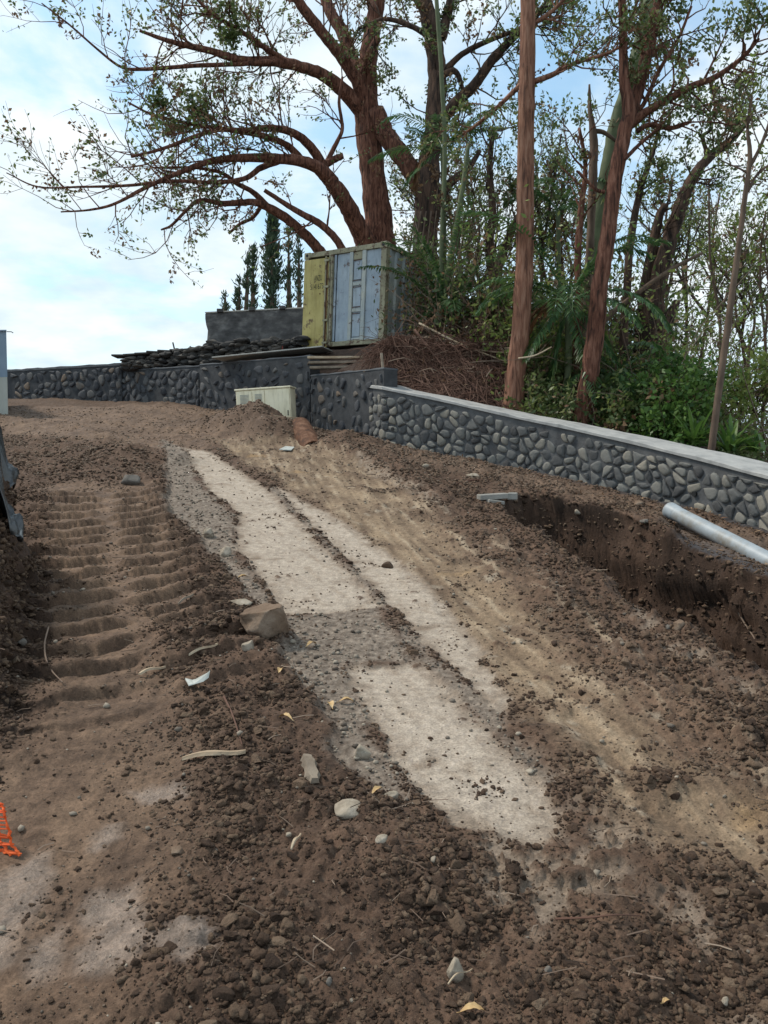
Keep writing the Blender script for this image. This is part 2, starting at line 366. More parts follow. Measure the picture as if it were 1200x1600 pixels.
TRENCH = PL([(778, 806), (800, 824), (870, 864), (930, 908), (1000, 966), (1100, 1020), (1200, 1095), (1400, 1240), (1500, 1000), (1330, 950), (1200, 900), (1130, 866), (1050, 842), (960, 806), (880, 786), (815, 776), (785, 785)])
RIDGE = PL([(520, 702), (620, 738), (700, 796), (780, 868), (862, 935), (950, 1025), (1050, 1110), (1200, 1220)])
POLY = dict(
 conc=[PL(p) for p in (
  [(287, 700), (330, 706), (362, 728), (400, 752), (428, 772), (484, 830), (545, 890), (598, 947), (520, 958), (442, 964), (405, 900), (368, 858), (372, 800), (330, 770), (300, 730)],
  [(432, 760), (472, 782), (515, 800), (570, 835), (640, 890), (690, 935), (735, 985), (760, 1035), (800, 1092), (784, 1114), (700, 1036), (640, 978), (578, 912), (515, 848), (456, 790)],
  [(536, 1040), (600, 1036), (655, 1032), (685, 1060), (740, 1120), (800, 1180), (850, 1225), (890, 1290), (860, 1320), (760, 1300), (700, 1290), (645, 1230), (600, 1170), (560, 1090)])],
 patch=[PL(p) for p in (
  [(740, 1300), (880, 1310), (975, 1370), (920, 1425), (850, 1450), (780, 1410)],
  [(1035, 1395), (1075, 1410), (1145, 1500), (1120, 1525), (1070, 1470)],
  [(985, 940), (1010, 960), (1030, 1010), (1090, 1050), (1165, 1100), (1200, 1125), (1180, 1145), (1120, 1095), (1040, 1045), (1000, 1005)],
  [(560, 722), (600, 740), (640, 765), (700, 800), (690, 806), (620, 770), (555, 730)],
  [(1140, 1600), (1200, 1590), (1260, 1680), (1150, 1700)],
  [(790, 1130), (870, 1200), (950, 1290), (1000, 1350), (960, 1350), (900, 1270), (820, 1180)])],
 tan=[PL(p) for p in (
  [(330, 690), (480, 696), (560, 722), (640, 765), (760, 855), (890, 935), (1000, 1040), (1100, 1110), (1210, 1220), (1230, 1420), (1050, 1350), (960, 1270), (850, 1150), (760, 1050), (690, 960), (600, 870), (500, 790), (400, 735)],)],
 left=[PL(p) for p in (
  [(70, 760), (240, 760), (290, 880), (300, 960), (240, 1010), (300, 1110), (320, 1200), (330, 1300), (240, 1430), (180, 1600), (-200, 1700), (-200, 1240), (60, 1180), (90, 1050), (70, 900)],
  [(0, 640), (300, 636), (480, 690), (330, 700), (250, 720), (120, 700), (0, 680)])],
 smear=[PL(p) for p in (
  [(-40, 1420), (20, 1370), (65, 1350), (68, 1380), (40, 1450), (0, 1520), (-60, 1560)], [(150, 1410), (215, 1395), (222, 1480), (180, 1540), (130, 1532)], [(138, 1310), (165, 1288), (198, 1292), (195, 1318), (150, 1338)], [(58, 1490), (92, 1470), (66, 1555), (38, 1570)],
  [(200, 1245), (280, 1240), (300, 1262), (215, 1270)], [(250, 1490), (300, 1480), (330, 1520), (290, 1545)])],
 gravel=[PL(p) for p in (
  [(255, 690), (290, 702), (312, 762), (368, 800), (365, 860), (440, 965), (400, 950), (330, 870), (262, 800)],
  [(442, 966), (590, 950), (650, 1030), (540, 1040), (560, 1090), (600, 1180), (645, 1260), (580, 1250), (500, 1130), (440, 1040)],
  [(418, 758), (436, 770), (515, 850), (578, 914), (640, 985), (745, 1085), (880, 1230), (850, 1235), (735, 1105), (690, 1062), (650, 1024), (598, 950), (545, 892), (484, 832)])],
 grey=[PL(p) for p in (
  [(1040, 805), (1200, 850), (1300, 900), (1260, 960), (1130, 905), (1060, 860)],)],
)
BANK = [(-1.55, 2.7), (-1.66, 3.4), (-1.88, 4.1), (-2.3, 5.0), (-2.75, 6.1), (-3.5, 6.9), (-4.8, 8.2), (-8, 10)]
BPOLY = BANK + [(-14, 10), (-14, 2.7)]
PILE = [(U(405, 640, 14.9), .42, .85), (U(370, 650, 15.4), .25, 1.0), (U(440, 660, 14.2), .34, .6), (U(560, 700, 13.4), .2, .7), (U(620, 715, 12.8), .12, .7)]
AZW = FOOT[:, 0]/FOOT[:, 1]
def wally(x, y):
    u = x/np.maximum(y, .01); return np.interp(u, AZW, FOOT[:, 1]) + np.where(y < .2, 99, 0)
# terrain behind the walls
B = []
for k in range(len(WALL)):
    B.append(TOP[k]+np.array([0, .55, -.16 if k > 5 else -.35]))
for p in [(612, 545, 15.7), (640, 541, 16.2), (700, 552, 16.2), (760, 572, 15.6), (790, 600, 14.8), (603, 536, 18.0), (476, 552, 19.5), (640, 532, 21.5), (340, 560, 20.2), (480, 566, 17.8), (420, 560, 18.5),
          (240, 585, 22.5), (100, 592, 26), (-150, 600, 28), (760, 545, 20), (800, 640, 14.4), (900, 662, 13.8), (1000, 640, 16.5), (1000, 690, 12.6), (1100, 708, 11.6), (1100, 700, 15), (1200, 740, 13.5), (1300, 800, 12), (1500, 900, 12),
          (900, 600, 22), (1100, 690, 22), (500, 560, 26), (200, 600, 32), (700, 560, 30), (1300, 800, 25), (1000, 700, 32)]:
    B.append(U(*p))
B = np.array(B); T1 = tps_fit(B[:, :2], B[:, 2], .01)

def smask(key, x, y, feather, warp):
    r = np.zeros_like(x)
    for k, p in enumerate(POLY[key]):
        r = np.maximum(r, sst(-feather, feather, polysd(p, x, y)+warp))
    return r
def features(x, y):
    """masks of the ground surface, all in ground coordinates"""
    w1 = fbm(x, y, .5, 5, 3)*.13; w2 = fbm(x, y, .22, 4, 9)*.07
    f = {}
    f['conc'] = smask('conc', x, y, .03, w1*.4+w2*.7+fbm(x, y, .06, 3, 11)*.03)
    f['patch'] = smask('patch', x, y, .08, w1+w2*1.2)*sst(-.16, .05, fbm(x, y, .09, 4, 31)+.03)
    f['tan'] = smask('tan', x, y, .16, w1*1.2+w2)*sst(-.55, .0, fbm(x, y, .55, 5, 77)+.1)
    f['left'] = smask('left', x, y, .22, w1*1.5)
    f['smear'] = smask('smear', x, y, .045, w1*.6+w2*1.0)
    f['cd'] = -np.maximum.reduce([polysd(p, x, y) for p in POLY['conc']])-w2*.5
    f['gravel'] = smask('gravel', x, y, .06, w1+w2)
    f['grey'] = smask('grey', x, y, .15, w1*1.5)
    wd = wally(x, y)-y
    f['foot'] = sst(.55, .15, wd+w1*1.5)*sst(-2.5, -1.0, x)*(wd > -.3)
    f['behind'] = (wd < -.22).astype(float)
    f['wd'] = wd
    f['trench'] = polysd(TRENCH, x, y)+w1*.6+fbm(x, y, .3, 2, 9)*.05
    f['ridge'] = linesd(RIDGE, x, y)
    f['bank'] = polysd(BPOLY, x, y)+w1*.6
    return f
def heights(x, y, f):
    z = tps(T0, x, y)
    ins = f['conc']; flat = np.clip(np.maximum.reduce([f['conc'], f['tan']*.93, f['left']*.80, f['gravel']*.93, f['patch']*.6, f['foot']*.5, f['grey']*.6]), 0, 1)
    for c, hh, r in PILE: flat = flat*(1-.95*np.exp(-((x-c[0])/r)**2-((y-c[1])/(r*.8))**2))
    rough = 1-flat
    rg = np.exp(-(f['ridge']/.34)**2)*(1-.8*f['conc']); rough = np.clip(rough+rg*.8, 0, 1.1)
    bk = sst(-.02, .42, f['bank']); bh = np.interp(y, [2.7, 3.4, 4.3, 5.4, 7, 8.5, 10], [0, .12, .75, 1.12, .95, .42, .1])
    near = sst(30, 16, y)
    # lumps and hollows
    crest = sst(11, 15, y); rough = np.clip(rough+crest*.45*(1-f['conc'])*(f['wd'] > .3), 0, 1.1)
    rough = rough*(.12+.88*sst(.0, .45, f['cd']))
    z = z + fbm(x, y, 2.2, 3, 5)*.10*near*(.35+.65*rough)
    z = z + rough*near*(fbm(x, y, .55, 4, 21)*.085 + .045*fbm(x, y, .17, 5, 22, .6, billow=True))
    pres = sst(-.25, .35, fbm(x, y, .4, 3, 41))
    z = z + rough*near*(clods(x, y, .13, .30, 51)*.55*pres + clods(x, y, .062, .5, 61)*.7 + clods(x, y, .031, .55, 71)*.8)
    z = z + (1-ins)*.006*fbm(x, y, .05, 4, 81) + .012*fbm(x, y, .35, 4, 82)*(1-ins)*near
    z = z + rg*(.085+.06*fbm(x, y, .3, 3, 91)) + .03*sst(.0, .5, rough)
    z = z - ins*.012*near - f['patch']*.01
    # crumbs lying on the strips and the pressed mud
    z = z + (clods(x, y, .05, .10, 101)*.8*sst(.05, .4, fbm(x, y, .5, 3, 103)) )*np.clip(f['conc']+f['tan'], 0, 1)*near
    # gravel grain
    z = z + f['gravel']*near*clods(x, y, .028, .8, 111)*.55
    # machine track: bars across the left lane
    a = np.array([*PG(118, 770)[:2]]); b = np.array([*PG(170, 1240)[:2]]); dv = b-a; Lg = np.linalg.norm(dv); dv /= Lg
    s = (x-a[0])*dv[0]+(y-a[1])*dv[1]; q = -(x-a[0])*dv[1]+(y-a[1])*dv[0]
    trk = sst(.75, .5, np.abs(q-.25))*sst(-.2, .6, s)*sst(Lg*.95, Lg*.5, s)
    z = z + (f['left']*(1-.85*trk)+f['tan'])*near*(.016*fbm(x, y, .10, 4, 139, .6, billow=True)+.004*fbm(x, y, .02, 2, 140))
    for off, wd_, per, ph in ((-.12, .30, .33, 0.0), (.62, .27, .33, .14)):
        env = sst(wd_+.10, wd_-.05, np.abs(q-off+fbm(x, y, .8, 2, 7)*.12))*sst(-.2, .5, s)*sst(Lg*1.0, Lg*.75, s)
        cyc = ((s+ph+fbm(x, y, .5, 3, 131)*.05+fbm(x, y, .12, 2, 132)*.012+q*.12)/per) % 1.0
        bar = cyc**.6*sst(1.0, .90, cyc)*(1+.4*fbm(x, y, .16, 3, 137))
        z = z + env*(bar*.092-.042)*sst(-.6, -.3, fbm(x, y, .45, 3, 133))
    # ruts pressed along the right lane
    A__ = PG(700, 1000); B__ = PG(1000, 1350); du = (B__-A__)[:2]; du /= np.linalg.norm(du); al = x*du[0]+y*du[1]; cr_ = -x*du[1]+y*du[0]
    z = z + f['tan']*near*.016*fbm(cr_, al*.09, .09, 4, 143)
    rr = np.sin((x*.93+y*.62)*9+fbm(x, y, .9, 2, 141)*5)*.007 + np.sin((x*.93+y*.62)*26+fbm(x, y, .6, 2, 142)*5)*.003
    z = z + rr*f['tan']
    # bank at the left
    z = z + bk*bh*(1+.12*fbm(x, y, .6, 3, 151)) + bk*(.05*fbm(x, y, .2, 5, 153, .6, billow=True)+clods(x, y, .12, .5, 155)*.5)
    bermd = linesd(PL([(-60, 668), (60, 672), (130, 690), (200, 720), (255, 722)]), x, y)
    z = z + .16*np.exp(-(bermd/.5)**2)*(1+.5*fbm(x, y, .4, 3, 161))
    for c, hh, r in PILE:
        d2 = ((x-c[0])/r)**2+((y-c[1])/(r*.8))**2
        z = z + hh*np.exp(-d2*1.3)*(1+.25*fbm(x, y, .35, 4, 171))*(f['wd'] > -.2)
    z = z - .13*f['grey']
    # trench
    t = f['trench']; rim = np.exp(-((t+.12)/.16)**2)*.05
    dep = 1.08*sst(-.02, .22, t)+.14*sst(.3, .55, t)
    z = z - dep*(1+.08*fbm(x, y, .4, 3, 181)) + rim + sst(0, .1, t)*(.05*fbm(x, y, .18, 4, 183, .6, billow=True)+.5*clods(x, y, .09, .4, 185))
    # behind the walls
    zb = tps(T1, x, y) + 0*x + near*(.10*fbm(x, y, .9, 4, 191)+.05*fbm(x, y, .22, 4, 193, .6, billow=True))
    far = sst(30, 60, y); zb = zb-np.clip(y-19.5, 0, 40)*.09
    zb = zb*(1-far) + far*(-3-np.minimum(y-30, 400)*.12)
    cap = np.interp(x/np.maximum(y, 1), [-.6, -.1, .05, .2, .5], [2.4, 2.95, 2.95, 2.3, .4])
    zb = np.where(zb > cap, cap+.25*np.tanh((zb-cap)*.5), zb)
    z = np.where(f['behind'] > 0, zb, z)
    return z, rough
def colours(x, y, f, rough):
    n1 = fbm(x, y, .9, 5, 201); n2 = fbm(x, y, .13, 5, 203); n3 = fbm(x, y, .035, 3, 205)
    def C(*c): return np.array(c)[None, :]
    def mixc(a, b, t): return a*(1-t[:, None])+b*t[:, None]
    soil = mixc(C(.046, .027, .018)+0*x[:, None], C(.125, .076, .050), np.clip(.45+.45*n2+.35*n1, 0, 1))
    soil = mixc(soil, C(.15, .105, .075), np.clip(sst(.25, .6, n3)*.5, 0, 1))
    soil = mixc(soil, C(.088, .056, .037), sst(10, 19, y)*.5)
    mid = mixc(C(.060, .036, .023)+0*x[:, None], C(.20, .128, .082), np.clip(.5+.6*n2+.3*n1, 0, 1))
    c = mixc(soil, mid, f['left']*(.45+.5*sst(-.3, .15, fbm(x, y, .38, 5, 233))))
    tan = mixc(C(.115, .076, .050)+0*x[:, None], C(.27, .195, .125), np.clip(.5+.55*fbm(x*.9+y*.3, y*.45-x*.3, .22, 5, 207)+.45*n1, 0, 1))
    tan = mixc(tan, C(.32, .2, .09), sst(.42, .6, fbm(x, y, .8, 3, 209))*.5)
    c = mixc(c, tan, f['tan']*(1-.55*np.clip(rough-.1, 0, 1)))
    grv = mixc(C(.095, .072, .055)+0*x[:, None], C(.26, .215, .172), np.clip(.5+.9*n3+.4*n2, 0, 1))
    pf = np.zeros_like(x)
    for c0_, hh, r_ in PILE: pf = np.maximum(pf, np.exp(-((x-c0_[0])/r_)**2-((y-c0_[1])/(r_*.8))**2))
    c = mixc(c, soil, sst(.2, .7, pf+.4*n2)*.9)
    c = mixc(c, soil*1.15, sst(.1, .8, np.exp(-(f['ridge']/.36)**2)+.5*n2)*.85*(1-f['conc']))
    c = mixc(c, grv, f['gravel']*.8)
    wet = C(.30, .235, .19)*np.clip(.9+.5*n2, .5, 1.3)[:, None]; c = mixc(c, wet, f['smear']*.5)
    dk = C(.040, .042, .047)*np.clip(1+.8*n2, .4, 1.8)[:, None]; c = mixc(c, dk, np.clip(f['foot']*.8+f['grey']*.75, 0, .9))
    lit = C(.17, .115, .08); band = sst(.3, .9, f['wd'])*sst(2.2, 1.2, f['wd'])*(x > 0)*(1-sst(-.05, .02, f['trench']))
    A__ = PG(700, 1000); B__ = PG(1000, 1350); du = (B__-A__)[:2]; du /= np.linalg.norm(du); al = x*du[0]+y*du[1]; cr_ = -x*du[1]+y*du[0]
    stv = fbm(cr_, al*.09, .09, 4, 143)
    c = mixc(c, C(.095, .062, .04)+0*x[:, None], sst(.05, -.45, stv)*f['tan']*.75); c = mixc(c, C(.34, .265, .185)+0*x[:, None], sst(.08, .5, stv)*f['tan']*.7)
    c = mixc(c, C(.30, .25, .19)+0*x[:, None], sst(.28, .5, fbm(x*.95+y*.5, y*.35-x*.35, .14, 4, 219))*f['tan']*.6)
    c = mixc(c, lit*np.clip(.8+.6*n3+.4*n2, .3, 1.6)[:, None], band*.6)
    cc = mixc(C(.285, .23, .18)+0*x[:, None], C(.425, .355, .285), np.clip(.5+.5*n1+.6*n2, 0, 1))
    cc = mixc(cc, C(.25, .20, .155), sst(-.1, .6, n1+.4*n2)*.72)
    cc = mixc(cc, C(.20, .17, .15), sst(.18, .4, n3)*.45)
    cc = mixc(cc, C(.17, .125, .09)+0*x[:, None], np.clip(sst(.14, -.03, -f['cd']+.14*fbm(x, y, .12, 4, 223))*.75+sst(.25, .55, fbm(x, y, .32, 5, 221))*.7, 0, .9))
    cc = mixc(cc, C(.21, .155, .11)+0*x[:, None], sst(.05, .55, fbm(x*.9+y*.45, y*.3-x*.25, .10, 5, 225))*.55)
    # the far strip is washed cleaner, the near one is stained
    c = mixc(c, cc, f['conc']); c = mixc(c, cc*.95, f['patch']*.9)
    lump = clods(x, y, .05, .10, 101)*sst(.05, .4, fbm(x, y, .5, 3, 103))
    c = mixc(c, soil, (lump > .004)*np.clip(f['conc']+f['tan'], 0, 1)*.9)
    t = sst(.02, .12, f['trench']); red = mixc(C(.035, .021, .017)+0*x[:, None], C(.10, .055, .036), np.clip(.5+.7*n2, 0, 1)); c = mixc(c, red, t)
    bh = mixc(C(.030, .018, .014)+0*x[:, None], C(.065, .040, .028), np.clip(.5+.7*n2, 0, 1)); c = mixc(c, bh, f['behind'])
    return np.clip(c*np.clip(1+.25*n3, .6, 1.5)[:, None]*1.08, .004, .8)

NR, NC = 880, 1000; Y0 = 1.3; RAT = (34/Y0)**(1/(NR-1))
yy = Y0*RAT**np.arange(NR); uu = np.linspace(-.80, .80, NC)
def uy(x, y): return x/(y+2.0)
GX = (uu[None, :]*(yy[:, None]+2.0)).ravel(); GY = np.repeat(yy, NC)
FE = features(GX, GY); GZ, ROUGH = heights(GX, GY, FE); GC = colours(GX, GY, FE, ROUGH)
ZG = GZ.reshape(NR, NC)
dzy, dzx = np.gradient(ZG); STEEP = np.hypot(dzx/np.gradient(GX.reshape(NR, NC), axis=1), dzy/np.gradient(GY.reshape(NR, NC), axis=0)).ravel()
st = sst(.7, 2.0, STEEP)*(GY < 20)*np.maximum(sst(-.2, 0, FE['trench']), sst(-.2, 0, FE['bank']))
sa_ = GX*.75+GY*.65
dn = (fbm(sa_, GZ*1.2, .36, 2, 301)*.12+fbm(sa_, GZ, .22, 2, 303)*.08)*st
sgn = np.where(FE['bank'] > -.1, .95, -.85)
DX = GX+dn*sgn; DY = GY-dn*.4
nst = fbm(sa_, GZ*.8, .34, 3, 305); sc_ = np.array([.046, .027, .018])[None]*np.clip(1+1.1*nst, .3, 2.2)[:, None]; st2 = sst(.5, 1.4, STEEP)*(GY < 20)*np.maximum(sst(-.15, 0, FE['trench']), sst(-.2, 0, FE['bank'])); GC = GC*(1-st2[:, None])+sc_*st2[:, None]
DXG = (DX-GX).reshape(NR, NC); DYG = (DY-GY).reshape(NR, NC)
def ground_off(x, y):
    i = np.clip(np.log(np.maximum(y, Y0)/Y0)/math.log(RAT), 0, NR-1.001).astype(int); j = np.clip((uy(x, y)+.80)/1.6*(NC-1), 0, NC-1.001).astype(int)
    return DXG[i, j], DYG[i, j]
def ground_z(x, y):
    x = np.asarray(x, float); y = np.asarray(y, float)
    i = np.clip(np.log(np.maximum(y, Y0)/Y0)/math.log(RAT), 0, NR-1.001); j = np.clip((uy(x, y)+.80)/1.6*(NC-1), 0, NC-1.001)
    i0 = i.astype(int); j0 = j.astype(int); a = i-i0; b = j-j0
    return (ZG[i0, j0]*(1-a)*(1-b)+ZG[i0+1, j0]*a*(1-b)+ZG[i0, j0+1]*(1-a)*b+ZG[i0+1, j0+1]*a*b)
def gz(x, y): return float(ground_z(np.array([x]), np.array([y]))[0])
def PF(px, py):
    """where the pixel's ray meets the finished ground"""
    return march(px, py, ground_z)
idx = np.arange(NR*NC).reshape(NR, NC)
Q = np.stack([idx[:-1, :-1], idx[:-1, 1:], idx[1:, 1:], idx[1:, :-1]], -1).reshape(-1, 4)
mg = bpy.data.materials.new('soil'); mg.use_nodes = True; nt = mg.node_tree; nt.nodes.clear()
out = N(nt, 'ShaderNodeOutputMaterial'); pb = N(nt, 'ShaderNodeBsdfPrincipled', in_Roughness=.9); pb.inputs['Specular IOR Level'].default_value = .25
at = N(nt, 'ShaderNodeAttribute', attribute_name='albedo'); tcg = N(nt, 'ShaderNodeTexCoord')
na = N(nt, 'ShaderNodeTexNoise', in_Scale=95, in_Detail=6, in_Roughness=.7); L(nt, tcg.outputs['Object'], na.inputs['Vector'])
ra = N(nt, 'ShaderNodeMapRange', in_1=.3, in_2=.7, in_3=.62, in_4=1.38); L(nt, na.outputs['Fac'], ra.inputs[0])
nb_ = N(nt, 'ShaderNodeTexNoise', in_Scale=22, in_Detail=5, in_Roughness=.65); L(nt, tcg.outputs['Object'], nb_.inputs['Vector'])
rb = N(nt, 'ShaderNodeMapRange', in_1=.3, in_2=.7, in_3=.75, in_4=1.25); L(nt, nb_.outputs['Fac'], rb.inputs[0])
mu = N(nt, 'ShaderNodeMath', operation='MULTIPLY'); L(nt, ra.outputs[0], mu.inputs[0]); L(nt, rb.outputs[0], mu.inputs[1])
vs = N(nt, 'ShaderNodeVectorMath', operation='SCALE'); L(nt, at.outputs['Color'], vs.inputs[0]); L(nt, mu.outputs[0], vs.inputs['Scale'])
L(nt, vs.outputs[0], pb.inputs['Base Color'])
aw = N(nt, 'ShaderNodeAttribute', attribute_name='sheen'); rw = N(nt, 'ShaderNodeMapRange', in_3=.92, in_4=.27); L(nt, aw.outputs['Fac'], rw.inputs[0]); L(nt, rw.outputs[0], pb.inputs['Roughness'])
bp = N(nt, 'ShaderNodeBump', in_Strength=.8, in_Distance=.008); L(nt, na.outputs['Fac'], bp.inputs['Height'])
b2 = N(nt, 'ShaderNodeBump', in_Strength=.6, in_Distance=.02); L(nt, nb_.outputs['Fac'], b2.inputs['Height']); L(nt, bp.outputs[0], b2.inputs['Normal'])
L(nt, b2.outputs[0], pb.inputs['Normal']); L(nt, pb.outputs[0], out.inputs[0])
go = mesh('ground', np.stack([DX, DY, GZ], 1), Q, mg, smooth=True)
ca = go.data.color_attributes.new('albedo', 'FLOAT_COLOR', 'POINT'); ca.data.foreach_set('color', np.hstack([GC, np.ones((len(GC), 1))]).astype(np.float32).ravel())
sa = go.data.attributes.new('sheen', 'FLOAT', 'POINT'); sa.data.foreach_set('value', np.clip(FE['smear']+FE['left']*.15, 0, 1).astype(np.float32))
tag(go, kind='structure')
# terrain below and beyond
gx, gy = np.meshgrid(np.concatenate([-np.geomspace(4000, 14, 30), np.linspace(-12, 12, 25), np.geomspace(14, 4000, 30)]), np.concatenate([-np.geomspace(60, 3, 12), np.linspace(0, 34, 35), np.geomspace(36, 6000, 40)]))
tx, ty = gx.ravel(), gy.ravel(); inn = np.clip(np.maximum(np.abs(tx)-12, 0)+np.maximum(ty-26, 0)+np.maximum(-ty, 0), 0, 1e9)
tz = np.clip(-1.6+.13*np.clip(ty, -20, 24), -5, 1.2)-1.6 - np.minimum(inn*.12, 60)
ix_ = np.arange(len(tx)).reshape(gx.shape)
te = mesh('terrain', np.stack([tx, ty, tz], 1), np.stack([ix_[:-1, :-1], ix_[:-1, 1:], ix_[1:, 1:], ix_[1:, :-1]], -1).reshape(-1, 4), mat_noise('terrain', [(.03, .04, .02), (.07, .075, .035)], .3, .95, 0), smooth=True)
tag(te, kind='structure')

# ------------------------------------------------------------------ stone walls
def clip_poly(P, px, py, nx, ny):
    out = []; n = len(P)
    for i in range(n):
        a = P[i]; b = P[(i+1) % n]; da = (a[0]-px)*nx+(a[1]-py)*ny; db = (b[0]-px)*nx+(b[1]-py)*ny
        if da <= 0: out.append(a)
        if (da < 0) != (db < 0):
            t = da/(da-db+1e-12); out.append((a[0]+(b[0]-a[0])*t, a[1]+(b[1]-a[1])*t))
    return out
def stone_wall(name, label, ks, thick, size, gap, smat, mmat, cmat, cop=(.06, .04), extra=None, drop=.05, seed=1, relief=.04, marg=.05, tilt=0):
    """ks: rows (foot xyz, top xyz) left to right; the face looks towards the road"""
    rs = random.Random(seed)
    ft = np.array([k[0] for k in ks]); tp = np.array([k[1] for k in ks])
    ds = np.concatenate([[0], np.cumsum(np.linalg.norm(np.diff(ft[:, :2], axis=0), axis=1))]); Ltot = ds[-1]
    def at(s):
        f = np.array([np.interp(s, ds, ft[:, i]) for i in range(3)]); t = np.interp(s, ds, tp[:, 2]); 
        e = .4; a = np.array([np.interp(min(s+e, Ltot), ds, ft[:, i])-np.interp(max(s-e, 0), ds, ft[:, i]) for i in range(2)]); a /= np.linalg.norm(a)+1e-9
        return f, t, np.array([a[1], -a[0], 0])      # outward = to the right of travel, towards the camera
    rt = root(name, at(Ltot/2)[0], label, 'wall')
    # body
    m = MB(); n = max(2, int(Ltot/.25)); rows = []
    for i in range(n+1):
        s = Ltot*i/n; f, t, no = at(s)
        j = .012*math.sin(s*7)+.01*math.sin(s*17)
        rows.append([np.array([f[0], f[1], f[2]-.5])+no*j, np.array([f[0], f[1], t])+no*j*.5, np.array([f[0], f[1], t])-no*thick, np.array([f[0], f[1], f[2]-.5])-no*thick])
    V = np.array(rows).reshape(-1, 3); Fc = []
    for i in range(n):
        for j in range(4): Fc.append((i*4+j, i*4+(j+1) % 4, (i+1)*4+(j+1) % 4, (i+1)*4+j))
    Fc += [(0, 1, 2, 3), (n*4+3, n*4+2, n*4+1, n*4)]
    m.add(V, Fc); m.build('mortar_body', mmat, rt)
    # coping
    if cop:
        ch, ov = cop; m = MB(); rows = []
        for i in range(n+1):
            s = Ltot*i/n; f, t, no = at(s); b = np.array([f[0], f[1], t]); z = np.array([0, 0, 1.]); w = .008*math.sin(s*5.1)+.006*math.sin(s*13)
            rows.append([b+no*ov+z*.002, b+no*ov+z*(ch-.012+w), b+no*(ov-.015)+z*(ch+w), b-no*(thick+ov)+z*(ch+w*.5+tilt), b-no*(thick+ov)+z*.002])
        V = np.array(rows).reshape(-1, 3); Fc = []
        for i in range(n):
            for j in range(5): Fc.append((i*5+j, i*5+(j+1) % 5, (i+1)*5+(j+1) % 5, (i+1)*5+j))
        Fc += [tuple(range(5)), tuple(n*5+j for j in range(4, -1, -1))]
        m.add(V, Fc); m.build('coping', cmat, rt)
    # stones
    seeds = []; a = size; row = 0; hmax = max(at(Ltot*i/20)[1]-at(Ltot*i/20)[0][2] for i in range(21))
    v = -.25
    while v < hmax+a:
        uo = (row % 2)*.5*a*1.15; nu = int(Ltot/(a*1.15))+2
        for i in range(-1, nu): seeds.append((uo+i*a*1.15+rs.uniform(-.52, .52)*a, v+rs.uniform(-.44, .44)*a))
        v += a*.86; row += 1
    S = np.array(seeds); m = MB()
    for i, (su, sv) in enumerate(S):
        if su < -.1 or su > Ltot+.1 or rs.random() < drop: continue
        P = [(su-a, sv-a), (su+a, sv-a), (su+a, sv+a), (su-a, sv+a)]
        d = np.linalg.norm(S-S[i], axis=1); nb = np.where((d < 2.4*a) & (d > 0))[0]
        for k in nb:
            mx_, my_ = (S[k]+S[i])/2; nx, ny = S[k]-S[i]; ln = math.hypot(nx, ny); nx /= ln; ny /= ln
            P = clip_poly(P, mx_-nx*gap/2*rs.uniform(.5, 1.6), my_-ny*gap/2*rs.uniform(.5, 1.6), nx, ny)
            if len(P) < 3: break
        if len(P) < 3: continue
        P = np.array(P); c = P.mean(0)
        fsc, tt, _ = at(min(max(c[0], 0), Ltot))
        hloc = tt-fsc[2]
        if P[:, 1].max() > hloc-marg*.6: P[:, 1] = np.minimum(P[:, 1], hloc-marg); 
        P[:, 0] = np.clip(P[:, 0], .02, Ltot-.02)
        if P[:, 1].min() > hloc-marg-.06 or P[:, 1].max()-P[:, 1].min() < .04 or np.ptp(P[:, 0]) < .04: continue
        for _ in range(1 if rs.random() < .6 else 2):
            Qn = np.roll(P, -1, axis=0); P = np.stack([P*.75+Qn*.25, P*.25+Qn*.75], 1).reshape(-1, 2)
        if len(P) > 26: P = P[::2]
        c = P.mean(0); k = len(P); jit = np.array([1+rs.uniform(-.12, .07) for _ in range(k)])[:, None]; P = c+(P-c)*jit
        rel = relief*rs.uniform(.5, 1.35); tilt = (rs.uniform(-.12, .12), rs.uniform(-.12, .12))
        ring = []
        for sc, off in ((1.0, -.02), (.99, rel*.25), (.93, rel*.65), (.78, rel*.92), (.42, rel*1.0)):
            for q in range(k):
                p = c+(P[q]-c)*sc; oo = off + (p[0]-c[0])*tilt[0]*(off > 0)+(p[1]-c[1])*tilt[1]*(off > 0)+(rs.uniform(-.1, .1)*rel if off > 0 else 0)
                f, t_, no = at(min(max(p[0], 0), Ltot)); ring.append(np.array([f[0], f[1], f[2]+p[1]])+no*oo)
        f, t_, no = at(min(max(c[0], 0), Ltot)); ring.append(np.array([f[0], f[1], f[2]+c[1]])+no*rel*1.02)
        Fc = []
        for r in range(4):
            for q in range(k): q2 = (q+1) % k; Fc.append((r*k+q, r*k+q2, (r+1)*k+q2, (r+1)*k+q))
        for q in range(k): Fc.append((4*k+q, 4*k+(q+1) % k, 5*k))
        m.add(ring, Fc)
    m.build('stones', smat, rt, smooth=True)
    if extra: extra(rt, at, Ltot)
    return rt
def ins(ks, tgt):  # rows from (px, top, foot, d)
    return [(U(a, c, d), np.array([*U(a, c, d)[:2], U(a, b, d)[2]])) for a, b, c, d in ks]
stone_wall('stone_wall', 'low dark mortared stone wall beside the metal shed, farthest left section', ins([(-250, 592, 622, 25.5), (14, 581, 624, 24), (190, 571, 629, 21.55)], 0), .3, .27, .06, M['stone_dark'], M['mortar_dark'], M['coping_dark'], (.07, .02), seed=2, drop=.1)
stone_wall('stone_wall', 'dark mortared stone wall section in front of the dry rubble, left of the cream cabinet', ins([(192, 580, 629, 21.65), (313, 573, 637, 19.45)], 0), .3, .25, .05, M['stone_dark'], M['mortar_dark'], M['coping_dark'], (.04, .015), seed=3, drop=.06)
